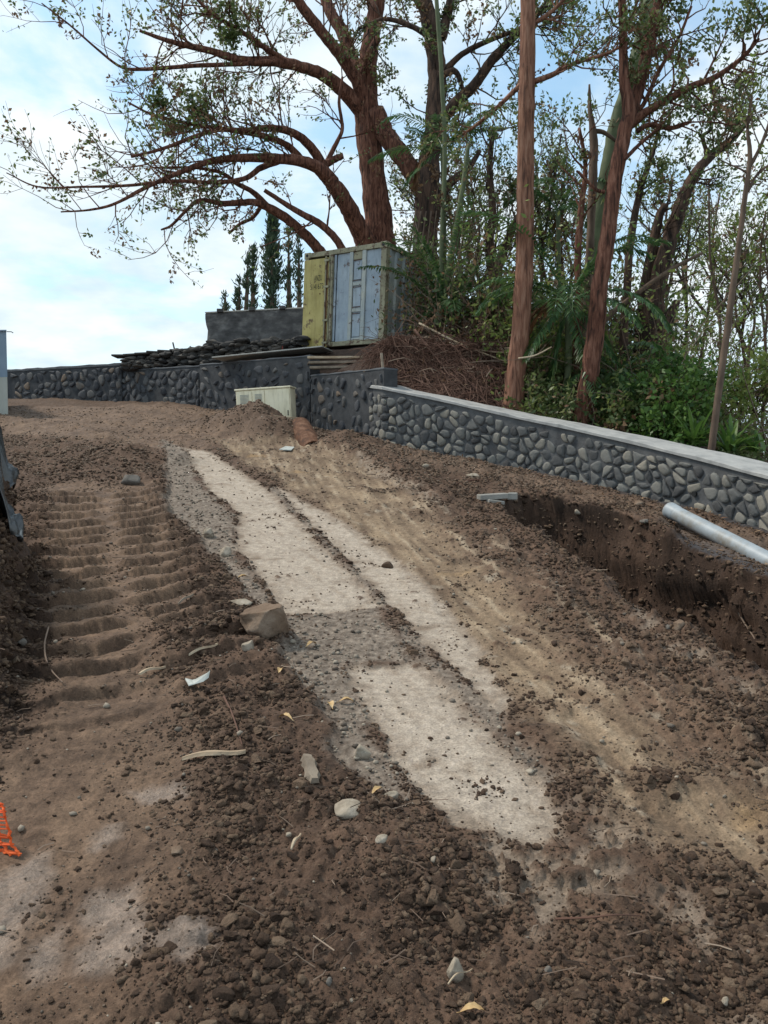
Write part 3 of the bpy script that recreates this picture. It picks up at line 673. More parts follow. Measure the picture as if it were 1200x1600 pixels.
stone_wall('stone_wall', 'tall dark mortared stone wall section behind the cream cabinet', ins([(313, 571, 637, 19.3), (485, 557, 668, 16.8)], 0), .3, .27, .11, M['stone_dark'], M['mortar_dark'], M['coping_dark'], (.03, .01), seed=4, drop=.2)
stone_wall('stone_wall', 'dark wet mortared stone wall section below the stacked planks', ins([(486, 588, 668, 16.75), (600, 577, 697, 14.32)], 0), .3, .25, .10, M['stone_dark'], M['mortar_dark'], M['coping_dark'], (.03, .01), seed=5, drop=.12)
EW = [(578, 606, 692, 14.75), (600, 609, 697, 14.28)]+[w for w in WALL if w[0] >= 700]
def drains(rt, at, Lt):
    for s, h in ((.75, .34), (6.3, .25)):
        f, t, no = at(s); p = f+np.array([0, 0, h]); m = MB(); V, Fc = tube(np.array([p-no*.05, p+no*.035]), .035, 12); m.add(V, Fc); m.build('weep_pipe', M['black'], rt)
stone_wall('stone_wall', 'long curving stone retaining wall with pale flat concrete coping descending to the right', ins(EW, 0), .58, .172, .024, M['stone'], M['mortar'], M['coping'], (.055, .03), extra=drains, tilt=.05, seed=6, drop=.02, relief=.034, marg=.075)

# ------------------------------------------------------------------ loose soil, gravel
def ico(sub):
    t = (1+5**.5)/2
    v = [(-1,t,0),(1,t,0),(-1,-t,0),(1,-t,0),(0,-1,t),(0,1,t),(0,-1,-t),(0,1,-t),(t,0,-1),(t,0,1),(-t,0,-1),(-t,0,1)]
    v = [np.array(a)/np.linalg.norm(a) for a in v]
    f = [(0,11,5),(0,5,1),(0,1,7),(0,7,10),(0,10,11),(1,5,9),(5,11,4),(11,10,2),(10,7,6),(7,1,8),(3,9,4),(3,4,2),(3,2,6),(3,6,8),(3,8,9),(4,9,5),(2,4,11),(6,2,10),(8,6,7),(9,8,1)]
    for _ in range(sub):
        c = {}; g = []
        def mid(a, b):
            k = (min(a, b), max(a, b))
            if k not in c: m_ = v[a]+v[b]; v.append(m_/np.linalg.norm(m_)); c[k] = len(v)-1
            return c[k]
        for a, b, d in f:
            x_, y_, z_ = mid(a, b), mid(b, d), mid(d, a); g += [(a, x_, z_), (b, y_, x_), (d, z_, y_), (x_, y_, z_)]
        f = g
    return np.array(v), np.array(f)
def lumpy(V, rng, amp, k=3):
    r = np.ones(len(V))
    for j in range(k):
        for _ in range(5):
            d = rng.normal(size=3); d /= np.linalg.norm(d); r = r + amp/(j+1)*.6*np.sin((V@d)*(2.2+2.4*j)+rng.uniform(0, 6))
    return V*r[:, None]
def scatter(name, P, R, base, fbase, mat, nvar=14, amp=.14, flat=(.55, .95), smooth=False, jit=.0):
    rng = np.random.default_rng(len(P)); nv = len(base)
    var = []
    for _ in range(nvar):
        v_ = lumpy(base, rng, amp)*(1+rng.normal(size=(nv, 1))*jit)
        for _ in range(6):
            q = rng.normal(size=3); q /= np.linalg.norm(q); t = rng.uniform(.45, .8); dd = v_@q; v_ = v_-np.maximum(dd-t, 0)[:, None]*q
        var.append(v_)
    var = np.stack(var)
    V = var[rng.integers(0, nvar, len(P))]
    a = rng.uniform(0, 2*PI, (3, len(P)))
    def rot(V, t, i, j):
        c, s = np.cos(t)[:, None], np.sin(t)[:, None]; W_ = V.copy(); W_[..., i] = c*V[..., i]-s*V[..., j]; W_[..., j] = s*V[..., i]+c*V[..., j]; return W_
    V = rot(rot(rot(V, a[0], 0, 1), a[1], 1, 2), a[2], 0, 1)
    V = V*R[:, None, None]*np.array([1, 1, 1.])*np.stack([rng.uniform(.8, 1.25, len(P)), rng.uniform(.8, 1.25, len(P)), rng.uniform(*flat, len(P))], 1)[:, None, :]
    V = V+P[:, None, :]
    Fc = fbase[None]+np.arange(len(P))[:, None, None]*nv
    return mesh(name, V.reshape(-1, 3), Fc.reshape(-1, fbase.shape[1]).astype(np.int64), mat, smooth=smooth)
def sample(n, ya, yb, ulim=.66):
    y = ya*(yb/ya)**RNG.random(n); u = RNG.uniform(-ulim, ulim, n); return u*(y+.6), y
def sink(x, y, r, k=.25):
    ox, oy = ground_off(x, y); return np.stack([x+ox, y+oy, ground_z(x, y)+r*k], 1)
i0v, i0f = ico(0); i1v, i1f = ico(1); i2v, i2f = ico(2)
# crumbs of soil
x, y = sample(230000, 1.7, 19); fs = features(x, y); 
flat = np.clip(np.maximum.reduce([fs['conc']*.975, fs['tan']*.93, fs['left']*(.62+.32*sst(-.15, .15, fbm(x, y, .55, 4, 417))), fs['smear']*.95, fs['gravel']*.88, fs['patch']*.70, fs['grey']*.5]), 0, 1)
rg = np.exp(-(fs['ridge']/.36)**2); den = np.clip(1-flat+rg*.7*(1-fs['conc']), 0, 1)
for c, hh, r_ in PILE: den = np.maximum(den, np.exp(-((x-c[0])/r_)**2-((y-c[1])/r_)**2)*(fs['wd'] > .3))
cl = sst(-.35, .3, fbm(x, y, .45, 4, 401)); den = den*(.25+.75*cl)
den = np.maximum(den, .9*sst(0, .1, fs['trench'])); den = np.maximum(den, .85*sst(0, .1, fs['bank']))
edge = np.clip(fs['conc']+fs['tan'], 0, 1)*sst(.15, .5, fbm(x, y, .35, 3, 407))*.35; den = np.maximum(den, edge)
keep = (RNG.random(len(x)) < den) & (fs['wd'] > .25) & (fs['trench'] < .7)
x, y, dk = x[keep], y[keep], den[keep]
r = .0018*(y**.9+.6)*(RNG.pareto(2.3, len(x))+1); r = np.minimum(r, .012+.014*RNG.random(len(x))**3+.0012*y); r *= .5+.5*dk
big = r > .0072*np.maximum(y/3, 1); huge = r > .016*np.maximum(y/3.5, 1); big = big & ~huge; small = ~big & ~huge
fs2 = features(x, y); light = small & (np.clip(fs2['tan']+fs2['left']+fs2['conc']*.5, 0, 1) > .45+.4*RNG.random(len(x))*(r < .01)) | (small & (y > 8.5+4*RNG.random(len(x)))); small = small & ~light
o = scatter('mud_chips', sink(x[light], y[light], r[light]), r[light], i0v, i0f, M['mud_chip'], jit=.1); tag(o, 'light brown chips of dried mud on the pressed lanes', 'soil', kind='stuff')
o = scatter('soil_crumbs', sink(x[small], y[small], r[small]), r[small], i0v, i0f, M['clod'], jit=.1); tag(o, 'loose dark brown soil crumbs strewn over the ground', 'soil', kind='stuff')
o = scatter('soil_clods', sink(x[big], y[big], r[big], .15), r[big], i1v, i1f, M['clod'], amp=.2, jit=.12); tag(o, 'dark brown lumps of turned soil between the clods', 'soil', kind='stuff')
o = scatter('soil_clods', sink(x[huge], y[huge], r[huge], .05), r[huge]*1.15, i2v, i2f, M['clod'], amp=.22, jit=.085, nvar=24); tag(o, 'dark brown clods of turned soil beside the concrete strips', 'soil', kind='stuff')
# dense lumps on the cut faces of the trench and the bank
x, y = sample(110000, 2.6, 13, .72); ft_ = features(x, y); face = np.maximum(sst(-.06, .02, ft_['trench'])*sst(.75, .5, ft_['trench']), sst(-.1, .0, ft_['bank'])*(y < 9)*.8)
keep = RNG.random(len(x)) < face*1.2; x, y = x[keep], y[keep]; r = (.008+.030*RNG.random(len(x))**2.5)*np.clip(y/7, .5, 1.2)
o = scatter('cut_soil', sink(x, y, r, .0), r, i1v, i1f, M['clod'], amp=.24, jit=.14, nvar=20); tag(o, 'crumbling dark soil faces of the trench and the left bank', 'soil', kind='stuff')
# fine broken roots and straws in the turned soil
x, y = sample(1500, 1.9, 12); ft_ = features(x, y); keep = (ft_['conc'] < .5) & (ft_['wd'] > .4) & (RNG.random(len(x)) < .6-.45*np.clip(ft_['tan']+ft_['left'], 0, 1)); x, y = x[keep], y[keep]; m = MB()
zf = ground_z(x, y)
for a_, b_, c_ in zip(x, y, zf):
    L_ = random.uniform(.03, .11)*(1 if b_ < 6 else 1.6); an = random.uniform(0, 6.28); dx, dy = math.cos(an)*L_, math.sin(an)*L_
    V, Fc = tube(np.array([[a_, b_, c_+.012], [a_+dx*.5+random.uniform(-.01, .01), b_+dy*.5, c_+.014+random.uniform(-.004, .005)], [a_+dx, b_+dy, c_+.014]]), .0011+.0005*b_*random.random(), 3, cap=False); m.add(V, Fc)
tag(m.build('root_bits', M['twig'], fixn=False), 'broken root fibres and straws in the turned soil', 'roots', kind='stuff')
# gravel and chips
x, y = sample(60000, 1.7, 17); fs = features(x, y)
den = np.clip(fs['gravel']*.5+.02*(fs['wd'] > .3)+.10*fs['ridge'].clip(0, 1)*0, 0, 1)*(.3+.7*sst(-.2, .3, fbm(x, y, .3, 3, 411)))
keep = (RNG.random(len(x)) < den) & (fs['wd'] > .25) & (fs['trench'] < .05); x, y = x[keep], y[keep]
r = np.minimum(.0014*(y+.8)*(RNG.pareto(2.8, len(x))+1), .020)
o = scatter('gravel', sink(x, y, r, .3), r, i0v, i0f, M['pebble'], amp=.1, jit=.12); tag(o, 'grey gravel chips along the edges of the concrete strips', 'gravel', kind='stuff')
# dead leaf and bark litter by the wall foot, on the trench side
x, y = sample(60000, 6, 16); fs = features(x, y)
keep = (RNG.random(len(x)) < .20*sst(2.2, .5, fs['wd'])) & (fs['wd'] > .2) & (fs['trench'] < 0) & (x > .2); x, y = x[keep], y[keep]
def quads(name, P, D, Ln, Wd, mat, parent=None, loc=None, up=None, curl=.0):
    """many small pointed leaves as one mesh: P base points, D directions, Ln lengths, Wd widths"""
    n = len(P); D = D/(np.linalg.norm(D, axis=1)[:, None]+1e-9)
    rv = RNG.normal(size=(n, 3)) if up is None else np.broadcast_to(up, (n, 3))+RNG.normal(size=(n, 3))*.25
    S = np.cross(D, rv); S /= np.linalg.norm(S, axis=1)[:, None]+1e-9
    Nn = np.cross(D, S); Ln = Ln[:, None]; Wd = Wd[:, None]
    V = np.stack([P, P+D*Ln*.45+S*Wd*.5+Nn*Ln*curl, P+D*Ln, P+D*Ln*.45-S*Wd*.5+Nn*Ln*curl], 1)
    return mesh(name, V.reshape(-1, 3), np.arange(4*n).reshape(n, 4), mat, parent, loc)
n = len(x); D = RNG.normal(size=(n, 3))*np.array([1, 1, .25]); P = np.stack([x, y, ground_z(x, y)+.012], 1)
o = quads('leaf_litter', P, D, RNG.uniform(.03, .09, n), RNG.uniform(.012, .035, n), M['litter'], up=np.array([0, 0, 1.]))
tag(o, 'dry leaves and bark chips littering the soil at the foot of the wall', 'leaf litter', kind='stuff')

def rock(name, px, py, wpx, hpx, label, mat, cat='stone', seed=0, sq=.75, k=2, amp=.12, sinkf=.3, group=None, parts=None):
    p = PF(px, py+hpx*.3); d = p[1]; a = pxr(wpx/2, d); b = pxr(hpx/2, d)*1.1
    rng = np.random.default_rng(seed+100); V = lumpy(i2v if k == 2 else i1v, rng, amp)
    # broken facets
    for _ in range(13):
        q = rng.normal(size=3); q /= np.linalg.norm(q); t = rng.uniform(.48, .8); dd = V@q; V = V-np.maximum(dd-t, 0)[:, None]*q
    V = V*np.array([a, max(a*.75, b*.7), b]); p = p+np.array([0, 0, b*(1-sinkf)*.6])
    o = mesh(name, V+p, i2f if k == 2 else i1f, mat, loc=p, smooth=False); return tag(o, label, cat, group)
def rock3(name, px, py, wpx, hpx, label, mat, seed, **k):
    global i2v, i2f; sv, sf = i2v, i2f; i2v, i2f = ico(4); o = rock(name, px, py, wpx, hpx, label, mat, seed=seed, **k); i2v, i2f = sv, sf
    V = np.empty(len(o.data.vertices)*3); o.data.vertices.foreach_get('co', V); V = V.reshape(-1, 3); nn = fbm(V[:, 0]*1.3+V[:, 2], V[:, 1]-V[:, 2]*.7, .06, 5, 511, .6)
    V *= (1+nn*.12)[:, None]; o.data.vertices.foreach_set('co', V.ravel()); o.data.update(); 
    o.data.polygons.foreach_set('use_smooth', np.ones(len(o.data.polygons), dtype=bool)); return o
rock3('boulder', 414, 972, 104, 84, 'large brown grey boulder at the left edge of the concrete strip', M['boulder'], 3, sinkf=.15, cat='boulder')
ST = [(325, 832, 28, 22, 'white chalky stone in the soil left of the upper concrete strip', 'palestone'),
 (205, 748, 38, 22, 'half buried grey stone lying alone in the upper left lane', 'greystone'),
 (352, 862, 30, 20, 'pale crumbly rubble lump just below the white chalky stone', 'palestone'),
 (378, 940, 46, 16, 'pale flat rubble piece tucked behind the large boulder', 'palestone'),
 (388, 1008, 26, 26, 'white angular stone under the front of the large boulder', 'palestone'),
 (566, 1176, 32, 30, 'pale rounded stone in the gravel left of the lower concrete strip', 'palestone'),
 (546, 1262, 60, 30, 'flat cream slab fragment half buried below the pale rounded stone', 'palestone'),
 (612, 1243, 26, 16, 'small cream stone beside the corner of the lower concrete strip', 'palestone'),
 (514, 1532, 16, 18, 'single light grey pebble in the dark soil at the bottom centre', 'greystone'),
 (452, 1303, 14, 10, 'small tan pebble in dark clods left of the lower concrete strip', 'palestone'),
 (276, 1328, 34, 16, 'dark flat stone at the edge of the pressed mud lane', 'boulder'),
 (1133, 1562, 14, 18, 'smooth pale pebble near the bottom right corner', 'palestone'),
 (1080, 1562, 18, 12, 'brownish pebble just left of the smooth pale pebble', 'greystone'),
 (856, 1515, 16, 12, 'round grey pebble in the dark clods at the bottom', 'greystone'),
 (597, 1308, 22, 14, 'small white chip in dark clods under the concrete strip', 'palestone'),
 (998, 786, 26, 14, 'brown stone on the ground at the wall foot, left of the grey pipe', 'boulder'),
 (1062, 975, 26, 24, 'brown round clod perched on the trench edge', 'boulder'),
 (1008, 814, 24, 10, 'pale flat stone between the trench and the grey pipe', 'greystone'),
 (902, 800, 14, 10, 'light stone on the upper trench rim', 'palestone'),
 (1045, 980, 10, 12, 'small stone beside the brown round clod', 'greystone'),
 (605, 882, 22, 16, 'lone soil clod on the right concrete strip', 'clod'),
 (36, 1002, 18, 14, 'grey stone stuck in the left bank', 'greystone'),
 (30, 833, 20, 14, 'pale round stone high on the left bank', 'greystone'),
 (740, 742, 30, 9, 'pale flat stone lying near the foot of the curving wall', 'palestone'),
 (664, 728, 18, 8, 'small whitish stone near the foot of the curving wall', 'palestone'),
 (710, 1515, 40, 50, 'flat cream limestone shard standing in the clods at the bottom', 'palestone'),
 (658, 1350, 18, 14, 'rounded dark clod on the last of the concrete', 'clod'),
 (338, 1370, 14, 12, 'tiny pale pebble among clods left of centre', 'palestone'),
 (610, 940, 8, 8, 'tiny dark clod beside the groove', 'clod')]
for i, (px, py, w_, h_, lb, mt) in enumerate(ST[:27]): rock('stone' if mt != 'clod' else 'soil_clod', px, py, w_, h_, lb, M[mt], seed=i*7+1, cat='stone' if mt != 'clod' else 'clod', k=2 if w_ > 20 else 1)

def leaf(px, py, wpx, ang, label, seed, mat='deadleaf', ratio=.42):
    """a curled dead leaf lying on the soil"""
    p = PF(px, py); Ln = pxr(wpx, p[1]); rs = random.Random(seed); V = []; Fc = []; n = 9
    for i in range(n):
        t = i/(n-1); w = Ln*ratio*math.sin(PI*min(1, t*.96+.03))**.8*.5; cz = Ln*.16*math.sin(t*PI)+.012
        for s in (-1, -.5, 0, .5, 1): V.append(((t-.5)*Ln, s*w*(1-.12*abs(s)*rs.random()), cz+abs(s)*w*.55+rs.uniform(-1, 1)*.002))
    for i in range(n-1):
        for j in range(4): Fc.append((i*5+j, i*5+j+1, (i+1)*5+j+1, (i+1)*5+j))
    V = np.array(V); c, s = math.cos(ang), math.sin(ang); V = np.stack([V[:, 0]*c-V[:, 1]*s, V[:, 0]*s+V[:, 1]*c, V[:, 2]], 1)+p
    st_, sf = tube(np.array([V[2], V[2]+(V[2]-V[7])*1.3+np.array([0, 0, .004])]), .0016, 4); nV = len(V); V = np.vstack([V, st_]); Fc += [tuple(a+nV for a in f) for f in sf]
    return tag(mesh('dead_leaf', V, Fc, M[mat], loc=p, smooth=True), label, 'leaf')
for i, (px, py, w_, a_, lb) in enumerate([(487, 1011, 22, .9, 'single tan leaf on the gravel below the boulder'), (516, 1106, 26, 1.9, 'curled pale leaf standing in the gravel, left of the lower strip'), (541, 1100, 24, .1, 'tan leaf lying right of the curled pale leaf'),
  (446, 1126, 26, 2.6, 'twisted orange tan leaf at the edge of the dark clods'), (590, 1241, 26, .8, 'bright orange leaf by the cream slab fragment'), (438, 1052, 22, 1.5, 'rust brown leaf upright in the clods below the boulder'),
  (738, 1588, 40, .1, 'olive leaf at the bottom edge of the picture'), (1040, 1572, 18, .5, 'orange brown leaf near the brownish pebble'), (380, 905, 18, .4, 'small tan leaf left of the upper concrete strip')]): leaf(px, py, w_, a_, lb, i)

def splinter(px, py, qx, qy, wpx, label, mat='wood', seed=0):
    a = PF(px, py)+np.array([0, 0, .012]); b = PF(qx, qy)+np.array([0, 0, .02]); d = (a[1]+b[1])/2; w = pxr(wpx, d); rs = random.Random(seed)
    ax = (b-a); n = np.cross(ax/np.linalg.norm(ax), [0, 0, 1]); V = []; K = 8
    for i in range(K+1):
        t = i/K; ww = w*.5*(.35+.65*math.sin(PI*(.1+.8*t)))*rs.uniform(.75, 1.2); c = a+ax*t+np.array([0, 0, .01*math.sin(t*5)])
        V += [c+n*ww, c+n*ww*.6+[0, 0, w*.35], c-n*ww*.7+[0, 0, w*.3], c-n*ww]
    Fc = [(i*4+j, i*4+(j+1) % 4, (i+1)*4+(j+1) % 4, (i+1)*4+j) for i in range(K) for j in range(4)]+[(0, 1, 2, 3), (K*4+3, K*4+2, K*4+1, K*4)]
    return tag(mesh('wood_splinter', V, Fc, M[mat], loc=(a+b)/2), label, 'wood piece')
splinter(295, 1028, 340, 1010, 8, 'long pale wood splinter pointing at the boulder', seed=1)
splinter(218, 1058, 258, 1046, 9, 'shorter pale wood splinter in the left lane', seed=2)
splinter(285, 1192, 384, 1180, 15, 'broad split piece of wood across the soil left of the gravel', 'wood', seed=3)
splinter(278, 948, 302, 932, 8, 'brown bark strip standing in the track marks', 'woodgrey', seed=4)
splinter(455, 1333, 470, 1308, 6, 'short pinkish stick upright among the clods', 'wood', seed=5)
splinter(700, 1545, 738, 1520, 4, 'thin straight twig lying against the cream limestone shard', 'wood', seed=6)
splinter(478, 1190, 492, 1228, 26, 'rough chunk of pale brown wood between gravel and clods', 'woodgrey', seed=8)
def thin(name, pts, rpx, label, mat, cat, lift=.02, k=5):
    P = np.array([PF(*p[:2])+np.array([0, 0, lift+(p[2] if len(p) > 2 else 0)]) for p in pts]); P = smooth_path(P, 5); rr = pxr(rpx, P[:, 1].mean())
    V, Fc = tube(P, np.linspace(rr, rr*.5, len(P)), k); return tag(mesh(name, V, Fc, mat, loc=P[0]), label, cat)
thin('root_strand', [(76, 985), (70, 1010), (72, 1035), (82, 1055), (98, 1072)], 1.6, 'thin curved root strand lying on the left lane', M['twig'], 'root')
thin('stick', [(868, 1446), (920, 1444), (960, 1440), (1000, 1441)], 2.0, 'thin dark stick lying across the clods at lower right', M['root'], 'stick')
thin('root_strand', [(1150, 960), (1165, 985), (1180, 1010), (1160, 1025, .1)], 1.6, 'curled pale root strand hanging in the trench end', M['twig'], 'root', .05)
thin('stick', [(713, 758), (740, 752), (770, 753)], 1.8, 'reddish stick on the soil above the trench slab', M['root'], 'stick')
thin('stick', [(350, 1095), (362, 1120), (372, 1150), (378, 1170)], 1.6, 'brown twig in the dark clods left of the gravel', M['root'], 'stick')

# white plastic shard
p = PF(305, 1068); d = p[1]; V = [U(a, b, d-.02*i)+np.array([0, 0, .01]) for i, (a, b) in enumerate([(289, 1064), (300, 1067), (316, 1063), (328, 1052), (326, 1062), (318, 1068), (302, 1073), (295, 1075)])]
V = np.array(V); m = MB(); c = V.mean(0); m.add(np.vstack([V, V+np.array([0, .006, .004])]), [tuple(range(8)), tuple(range(15, 7, -1))]+[(i, (i+1) % 8, 8+(i+1) % 8, 8+i) for i in range(8)])
tag(m.build('plastic_shard', M['white'], loc=c), 'torn white plastic shard on the edge of the left lane', 'plastic scrap')
p = PF(447, 706); V = np.array([U(436, 706, p[1]), U(446, 701, p[1]+.2), U(460, 702, p[1]+.2), U(455, 707, p[1])])+np.array([0, 0, .03]); m = MB(); m.add(np.vstack([V, V+[0, 0, .012]]), [(3, 2, 1, 0), (4, 5, 6, 7)]+[(i, (i+1) % 4, 4+(i+1) % 4, 4+i) for i in range(4)])
tag(m.build('paper_scrap', M['white'], loc=V.mean(0)), 'flat white scrap on the mud in front of the rusty pipe end', 'scrap')

# orange mesh
p = PF(10, 1330); rt = np.array([*p[:2], p[2]]); m = MB(); rs = random.Random(3)
base = [U(-60, 1262, p[1]+.05), U(0, 1258, p[1]+.05), U(3, 1262, p[1]+.02), U(12, 1292, p[1]), U(16, 1316, p[1]-.01), U(32, 1336, p[1]-.03)]
G = smooth_path(np.array(base), 5)
for r_ in range(4):
    off = np.array([-.035*r_, .01*r_, -.006*r_]); Pth = G+off+np.array([[rs.uniform(-.004, .004) for _ in range(3)] for _ in G]); V, Fc = tube(Pth, [.0042*rs.uniform(.7, 1.5) for _ in G], 4); m.add(V, Fc)
for i in range(0, len(G), 1):
    a = G[i]+np.array([.012*rs.random()*(i % 2), 0, .012*rs.uniform(-1, 1)]); b = G[i]+np.array([-.11, .03, -.02]); V, Fc = tube(np.array([a, (a+b)/2+[0, 0, .008], b]), [.002, .005, .003], 4); m.add(V, Fc)
tag(m.build('safety_mesh', M['orange'], loc=rt), 'torn end of bright orange plastic barrier mesh at the left edge', 'barrier mesh')

# tarp over the bank
n1_, n2_ = 40, 46; V = []
A0, A1 = np.array([-2.45, 5.15]), np.array([-2.95, 6.1])
for i in range(n1_):
    t = i/(n1_-1)
    for j in range(n2_):
        s = j/(n2_-1); e = A0*(1-t)+A1*t; xx = e[0]-1.36+s*1.40+.08*math.sin(t*9+1); yv = e[1]+.05*math.sin(s*7)
        z = gz(min(xx, e[0]-.05), yv)+.10
        drop = max(0, s-.80)/.20; z -= drop*drop*.06
        f1 = .05*abs(math.sin(s*9+t*11+2*math.sin(t*6)))+.05*abs(math.sin(t*15-s*14+math.sin(s*9)))+.03*abs(math.sin(s*31+t*23))+.02*math.sin(t*50+s*20)
        V.append((xx-drop*.14+f1*.5, yv, z+f1+.07))
Fc = [(i*n2_+j, i*n2_+j+1, (i+1)*n2_+j+1, (i+1)*n2_+j) for i in range(n1_-1) for j in range(n2_-1)]
o = mesh('plastic_sheet', V, Fc, M['tarp'], loc=V[len(V)//2], smooth=True); sm = o.modifiers.new('t', 'SOLIDIFY'); sm.thickness = .006
tag(o, 'crumpled shiny black plastic sheet covering the top of the left bank', 'tarp')

# ------------------------------------------------------------------ shipping container
Rz = lambda a: Matrix.Rotation(a, 4, 'Z')
CL, CC = U(473, 545, 19.35), U(600, 535, 18.0)
ex = CC-CL; ex[2] = 0; CW = np.linalg.norm(ex); yaw = math.atan2(ex[1], ex[0]); CH = 2.33; CD = 2.95
crt = root('shipping_container', (CL+CC)/2, 'shipping container with yellow door and pale blue panels on the bank under the big tree', 'container')
crt.rotation_euler = (Matrix.Rotation(math.radians(.6), 3, 'X') @ Matrix.Rotation(math.radians(2.2), 3, 'Y') @ Matrix.Rotation(yaw, 3, 'Z')).to_euler()
crt.location = Vector((CL+CC)/2)+Vector((-.02, 0, -.02))
def lb(m, x0, x1, y0, y1, z0, z1, bev=.006): m.box(((x0+x1)/2-CW/2, (y0+y1)/2, (z0+z1)/2), (x1-x0, y1-y0, z1-z0), bev=bev); return m
def cpart(m, name, mat, par=crt): return m.build(name, M[mat], par, world=False)
W_ = CW
for q in ((.01, .13, 0, .14), (W_-.15, W_, 0, .15), (W_-.12, W_, CD-.12, CD), (.01, .13, CD-.12, CD)): m = MB(); lb(m, *q, 0, CH); cpart(m, 'corner_post', 'railcream')
for x0 in (0, W_-.17):
    for z0 in (-.02, CH-.13):
        m = MB(); lb(m, x0-.012, x0+.182, -.014, .17, z0, z0+.15, .012); c = cpart(m, 'corner_casting', 'railcream')
        q = MB(); q.tube([(x0+.085-W_/2, -.018, z0+.075), (x0+.085-W_/2, -.005, z0+.075)], .038, 12); cpart(q, 'casting_hole', 'black', c)
for q in ((.17, W_-.17, .0, .12, CH-.11, CH+.005), (.19, W_-.19, .01, .13, .02, .13)): m = MB(); lb(m, *q); cpart(m, 'end_rail', 'railcream')
for q in ((W_-.09, W_+.005, .17, CD-.12, CH-.11, CH), (W_-.09, W_+.0, .17, CD-.12, .02, .13), (0, .09, .17, CD-.12, CH-.11, CH), (0, .09, .17, CD-.12, .02, .13)): m = MB(); lb(m, *q); cpart(m, 'side_rail', 'railcream')
m = MB(); lb(m, .05, W_-.05, .05, CD-.05, CH-.05, CH-.01); cpart(m, 'roof', 'railcream')
m = MB(); lb(m, .05, W_-.05, .1, CD-.05, .04, .09); cpart(m, 'floor', 'rust'); m = MB(); lb(m, .06, W_-.1, CD-.1, CD-.03, .1, CH-.1); cpart(m, 'back_wall', 'rust')
def corr(name, x, mat, ys, par=crt, depth=.045, per=.34, flip=1):
    """corrugated side panel"""
    P = []; y = ys[0]; 
    while y < ys[1]-.01:
        P += [(y, 0), (y+per*.30, 0), (y+per*.42, -depth), (y+per*.88, -depth)]; y += per
    P = [p for p in P if p[0] < ys[1]]+[(ys[1], 0)]; V = []; Fc = []
    for i, (yv, o_) in enumerate(P): V += [(x-W_/2+o_*flip, yv, .13), (x-W_/2+o_*flip, yv, CH-.11)]
    for i in range(len(P)-1): Fc.append((2*i, 2*i+2, 2*i+3, 2*i+1))
    o = mesh(name, V, Fc, M[mat], par, world=False); s = o.modifiers.new('t', 'SOLIDIFY'); s.thickness = .006; return o
corr('side_wall', W_-.02, 'palecream', (.15, CD-.12)); corr('side_wall', .03, 'palecream', (.15, CD-.12), flip=-1)
# front: fixed blue panels with posts and the inset ladder of plates
for a, b in ((.405, .565), (.76, .925)): m = MB(); lb(m, a*W_, b*W_, .055, .075, .13, CH-.115, .002); cpart(m, 'front_panel', 'paleblue')
m = MB(); lb(m, .375*W_, .40*W_, .022, .05, .14, CH-.12); cpart(m, 'trim_strip', 'paleblue')
m = MB(); lb(m, .565*W_, .605*W_, .012, .085, .13, CH-.11); cpart(m, 'post', 'palecream')
m = MB(); lb(m, .715*W_, .76*W_, .012, .085, .13, CH-.11); cpart(m, 'post', 'palecream')
m = MB(); lb(m, .607*W_, .713*W_, .06, .08, .13, CH-.11, .002); cpart(m, 'recess_panel', 'paleblue')
for z0, z1, mt in ((.22, .74, 'paleblue'), (.93, 1.36, 'paleblue'), (1.56, 1.98, 'paleblue')):
    m = MB(); lb(m, .615*W_, .705*W_, .035, .058, z0, z1, .004); cpart(m, 'plate', mt)
for z0, z1 in ((.80, .89), (1.42, 1.51), (.135, .19)): m = MB(); lb(m, .607*W_, .713*W_, .025, .058, z0, z1); cpart(m, 'cross_bar', 'palecream')
for z0 in (.755, .905, 1.375, 1.53, 2.0): m = MB(); lb(m, .612*W_, .708*W_, .018, .024, z0, z0+.014, .001); cpart(m, 'seam', 'rust')
m = MB(); lb(m, .607*W_, .713*W_, .03, .058, 2.03, CH-.115); cpart(m, 'header_plate', 'railcream')
# door, slightly proud, with lock bar and stencilled code
m = MB(); lb(m, .035, .325*W_, -.055, -.005, -.01, CH-.18, .006); door = cpart(m, 'door', 'yellow')
for q in ((.33, .345), (.352, .372)): m = MB(); lb(m, q[0]*W_, q[1]*W_, -.05, .03, .03, CH-.12); cpart(m, 'door_frame', 'railcream')
m = MB(); lb(m, .285*W_, .322*W_, -.062, -.052, .02, CH-.2, .002); cpart(m, 'rust_strip', 'rust', door)
m = MB(); m.tube([(.305*W_-W_/2, -.09, -.02), (.305*W_-W_/2, -.09, CH-.16)], .017, 8)
for z0 in (.08, .62, 1.42, 2.05): lb(m, .285*W_, .345*W_, -.105, -.05, z0, z0+.05, .004)
cpart(m, 'lock_bar', 'railcream', door)
def text(body, size, loc, par, mat, w=None):
    cu = bpy.data.curves.new('t', 'FONT'); cu.body = body; cu.size = size; cu.extrude = .0015; cu.space_character = 1.05
    o = bpy.data.objects.new('t', cu); COL.objects.link(o); dg = bpy.context.evaluated_depsgraph_get(); me = bpy.data.meshes.new_from_object(o.evaluated_get(dg)); bpy.data.objects.remove(o)
    V = np.array([v.co[:] for v in me.vertices]); sc = (w/np.ptp(V[:, 0])) if w else 1; V[:, 0] = (V[:, 0]-V[:, 0].min())*sc
    V2 = np.stack([V[:, 0]+loc[0], loc[1]-V[:, 2], V[:, 1]+loc[2]], 1)
    return mesh('stencil_lettering', V2, [tuple(p.vertices) for p in me.polygons], mat, par, world=False)
